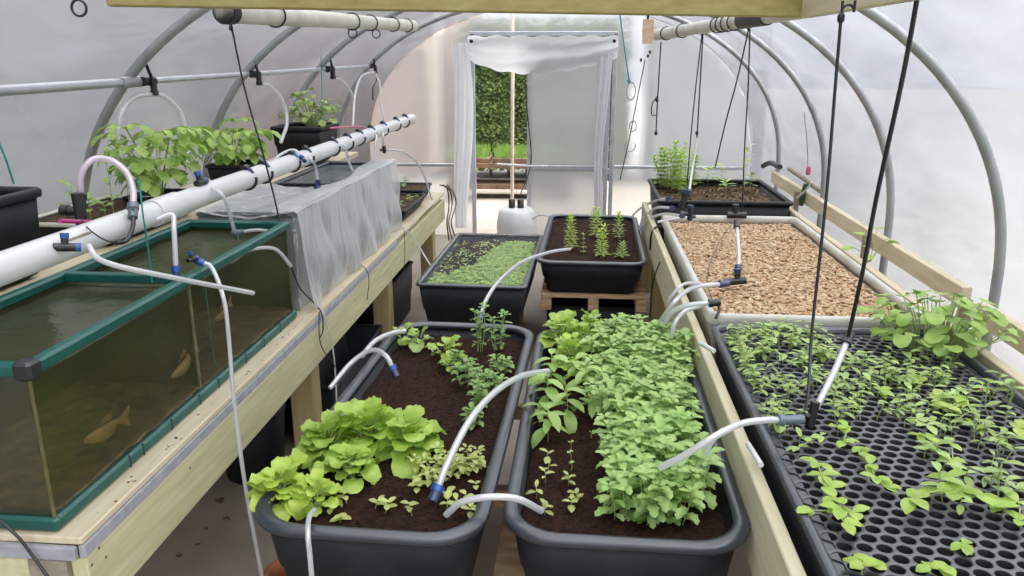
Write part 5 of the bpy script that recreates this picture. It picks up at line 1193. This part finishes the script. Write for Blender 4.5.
cord('thicker black rope slanting from the upper right to the clear pipe', px_((925, -40, 'y', 1.95), (917, 0, 'y', 1.97), (908, 50, 'y', 2.0), (899, 95, 'y', 2.02), (876, 200, 'y', 2.1), (863, 270, 'y', 2.14), (848, 338, 'y', 2.18)), .0058, name='rope', cat='rope')
# cords below the right overhead pipe
def rc(lab, pts, r=.0035, m='black_rubber', knots=(), name='cord', cat='cord'): return cord(lab, px_(*pts), r, m, name=name, cat=cat, knots=px_(*knots) if knots else ())
rc('black cord with a long loop under the end of the right overhead pipe', ((661, 42, 'y', 5.6), (659, 75, 'y', 5.6), (657, 110, 'y', 5.6), (656, 135, 'y', 5.6)), .005, knots=((656, 133, 'y', 5.6), (657, 100, 'y', 5.6)))
rc('short slack loop of cord beside the long looped cord', ((658, 95, 'y', 5.58), (652, 105, 'y', 5.58), (652, 115, 'y', 5.58), (656, 115, 'y', 5.58)), .004)
rc('left strand of the paired black cord over the wide planter', ((702, 34, 'y', 5.0), (696, 85, 'y', 5.0), (691, 135, 'y', 5.0), (687, 185, 'y', 5.0)), .004, knots=((702, 33, 'y', 5.0),))
rc('right strand of the paired black cord over the wide planter', ((703, 34, 'y', 5.0), (700, 85, 'y', 5.0), (697, 138, 'y', 5.0)), .0045, knots=((697, 133, 'y', 5.0),))
rc('black cord slanting left from the right pipe clamp', ((749, 28, 'y', 4.6), (737, 80, 'y', 4.7), (725, 125, 'y', 4.85), (715, 168, 'y', 5.0)), .0042, knots=((749, 29, 'y', 4.6),))
rc('black cord falling straight from the right pipe clamp to the gravel bed', ((750, 28, 'y', 4.6), (748, 90, 'y', 4.65), (745, 140, 'y', 4.68), (742, 213, 'y', 4.7)), .0042)
rc('blue green string with a wire loop right of the doorway', ((620, 15, 'y', 5.2), (624, 45, 'y', 5.2), (629, 80, 'y', 5.2)), .0045, 'blue_string', name='string', cat='string', knots=((629, 81, 'y', 5.2),))
o = thing('wire_loop', 'teardrop wire loop below the blue green string', 'loop', at(631, 98, y=5.2)); q = M(); c = at(631, 91, y=5.2); q.torus(c, .032, .0035, (0, 1, 0), sx=1.0, n=18); q.v = [(c.x + (v[0] - c.x) * (.9), v[1], c.z + (v[2] - c.z) * 1.7) for v in q.v]; q.build('loop', 'steel_grey', o)
rc('thin black cord slanting from the orange tag down beside the door frame', ((645, 60, 'y', 5.3), (638, 95, 'y', 5.3), (630, 135, 'y', 5.3), (620, 180, 'y', 5.3)), .0035, knots=((650, 52, 'y', 5.3), (641, 60, 'y', 5.3), (648, 56, 'y', 5.3)))
o = thing('wire_loop', 'small wire clip on the slanting cord beside the doorway', 'loop', at(637, 128, y=5.3)); q = M(); c = at(633, 126, y=5.3); q.torus(c, .022, .0035, (0, 1, 0)); q.v = [(v[0], v[1], c.z + (v[2] - c.z) * 1.5) for v in q.v]; q.build('loop', 'steel_grey', o)
o = thing('wire_loop', 'bent wire hook low beside the doorway', 'loop', at(641, 145, y=5.3)); q = M(); q.torus(at(630, 146, y=5.3), .035, .0035, (0, 1, 0), a0=-.5, a1=PI + .9); q.build('loop', 'steel_grey', o)
o = thing('hanging_tag', 'small orange tag hanging below the cross beam', 'tag', at(648, 45, y=4.4)); q = M(); a = at(643, 19, y=4.4); b_ = at(653, 44, y=4.4); q.box((a.x, a.y - .002, b_.z), (b_.x, a.y + .002, a.z), .001); q.build('tag_card', 'orange_tag', o)
q = M(); c = at(648, 16, y=4.4); q.tube([c - V((0, 0, .015)), c + V((0, 0, .03))], .006, 8); q.build('tag_hanger', 'black_rubber', o)
# right wall odds
rc('thin grey string with a pink float beside the right wall', ((804, 112, 'y', 5.3), (807, 140, 'y', 5.3), (808, 166, 'y', 5.3)), .003, 'steel_grey', name='string', cat='string')
o = thing('pink_float', 'small pink float hanging by the right wall', 'float', at(808, 176, y=5.3)); q = M(); q.lathe(at(808, 175, y=5.3), [(.008, 0), (.016, .005), (.016, .05), (.006, .058)], 10); q.build('float', 'pink_plastic', o)
o = thing('dark_bracket', 'dark clamp bar lying along the far side rail', 'clamp', at(805, 182, x=1.45)); q = M(); q.tube(px_((789, 169, 'x', 1.45), (806, 180, 'x', 1.44), (820, 191, 'x', 1.43)), .014, 8); q.build('bar', 'end_grain', o)
o = thing('green_gripper', 'dark green clip hanging from the far side rail', 'clip', at(802, 200, x=1.42)); q = M(); q.tube(px_((806, 184, 'x', 1.42), (803, 194, 'x', 1.41), (801, 205, 'x', 1.41)), .016, 8); q.build('grip', 'dark_green_cord', o)
q = M(); q.tube(px_((812, 182, 'x', 1.42), (806, 190, 'x', 1.40), (797, 198, 'x', 1.38)), .006, 6); q.build('tie', 'white_plastic', o)
o = thing('dark_clod', 'dark bundle on the far end of the side rail', 'bundle', at(773, 165, x=1.45)); q = M(); q.tube(smooth(px_((763, 166, 'x', 1.42), (770, 163, 'x', 1.44), (780, 167, 'x', 1.44))), .02, 8); q.build('bundle', 'black_rubber', o)

# ------------------------------------------------------------------ at the doorway
wb = thing('white_drum', 'white plastic drum with two black caps in the open doorway', 'drum', at(517, 234, y=7.05).xyz * 1.0)
cx, cyy = at(517, 215, y=7.2).x, 7.2
ztop = at(517, 207, y=7.2).z
wb.location = (cx, cyy, 0); ROOTLOC[wb.name] = (cx, cyy, 0)
q = M(); q.lathe((cx, cyy, 0), [(.17, 0), (.185, .01), (.19, ztop * .6), (.17, ztop - .04), (.13, ztop - .005), (.05, ztop)], 24); q.build('body', 'white_plastic', wb)
for dx in (-.045, .035):
    q = M(); q.lathe((cx + dx, cyy - .03, ztop - .012), [(.030, 0), (.030, .085), (.024, .09)], 14); q.build('cap', 'black_rubber', wb)
px0 = at(512, 72, y=8.2); o = thing('white_pole', 'white upright pole standing just outside the doorway', 'pole', (px0.x, 8.2, -.012)); q = M(); q.tube([(px0.x, 8.2, -.012), (px0.x + .01, 8.2, 2.3)], .018, 10); q.build('pole', 'cream_paint', o)
o = thing('white_rod', 'thin white rod lying level across the doorway', 'rod', at(520, 165, y=7.4)); q = M(); q.tube(px_((497, 164, 'y', 7.4), (530, 166, 'y', 7.4), (548, 166, 'y', 7.4)), .009, 8); q.build('rod', 'white_plastic', o)
cord('dark cable hanging down the door post beside the white drum', px_((525, 75, 'y', 7.4), (527, 110, 'y', 7.4), (531, 150, 'y', 7.4), (529, 172, 'y', 7.4), (520, 195, 'y', 7.3)), .006, name='cable', cat='cable')
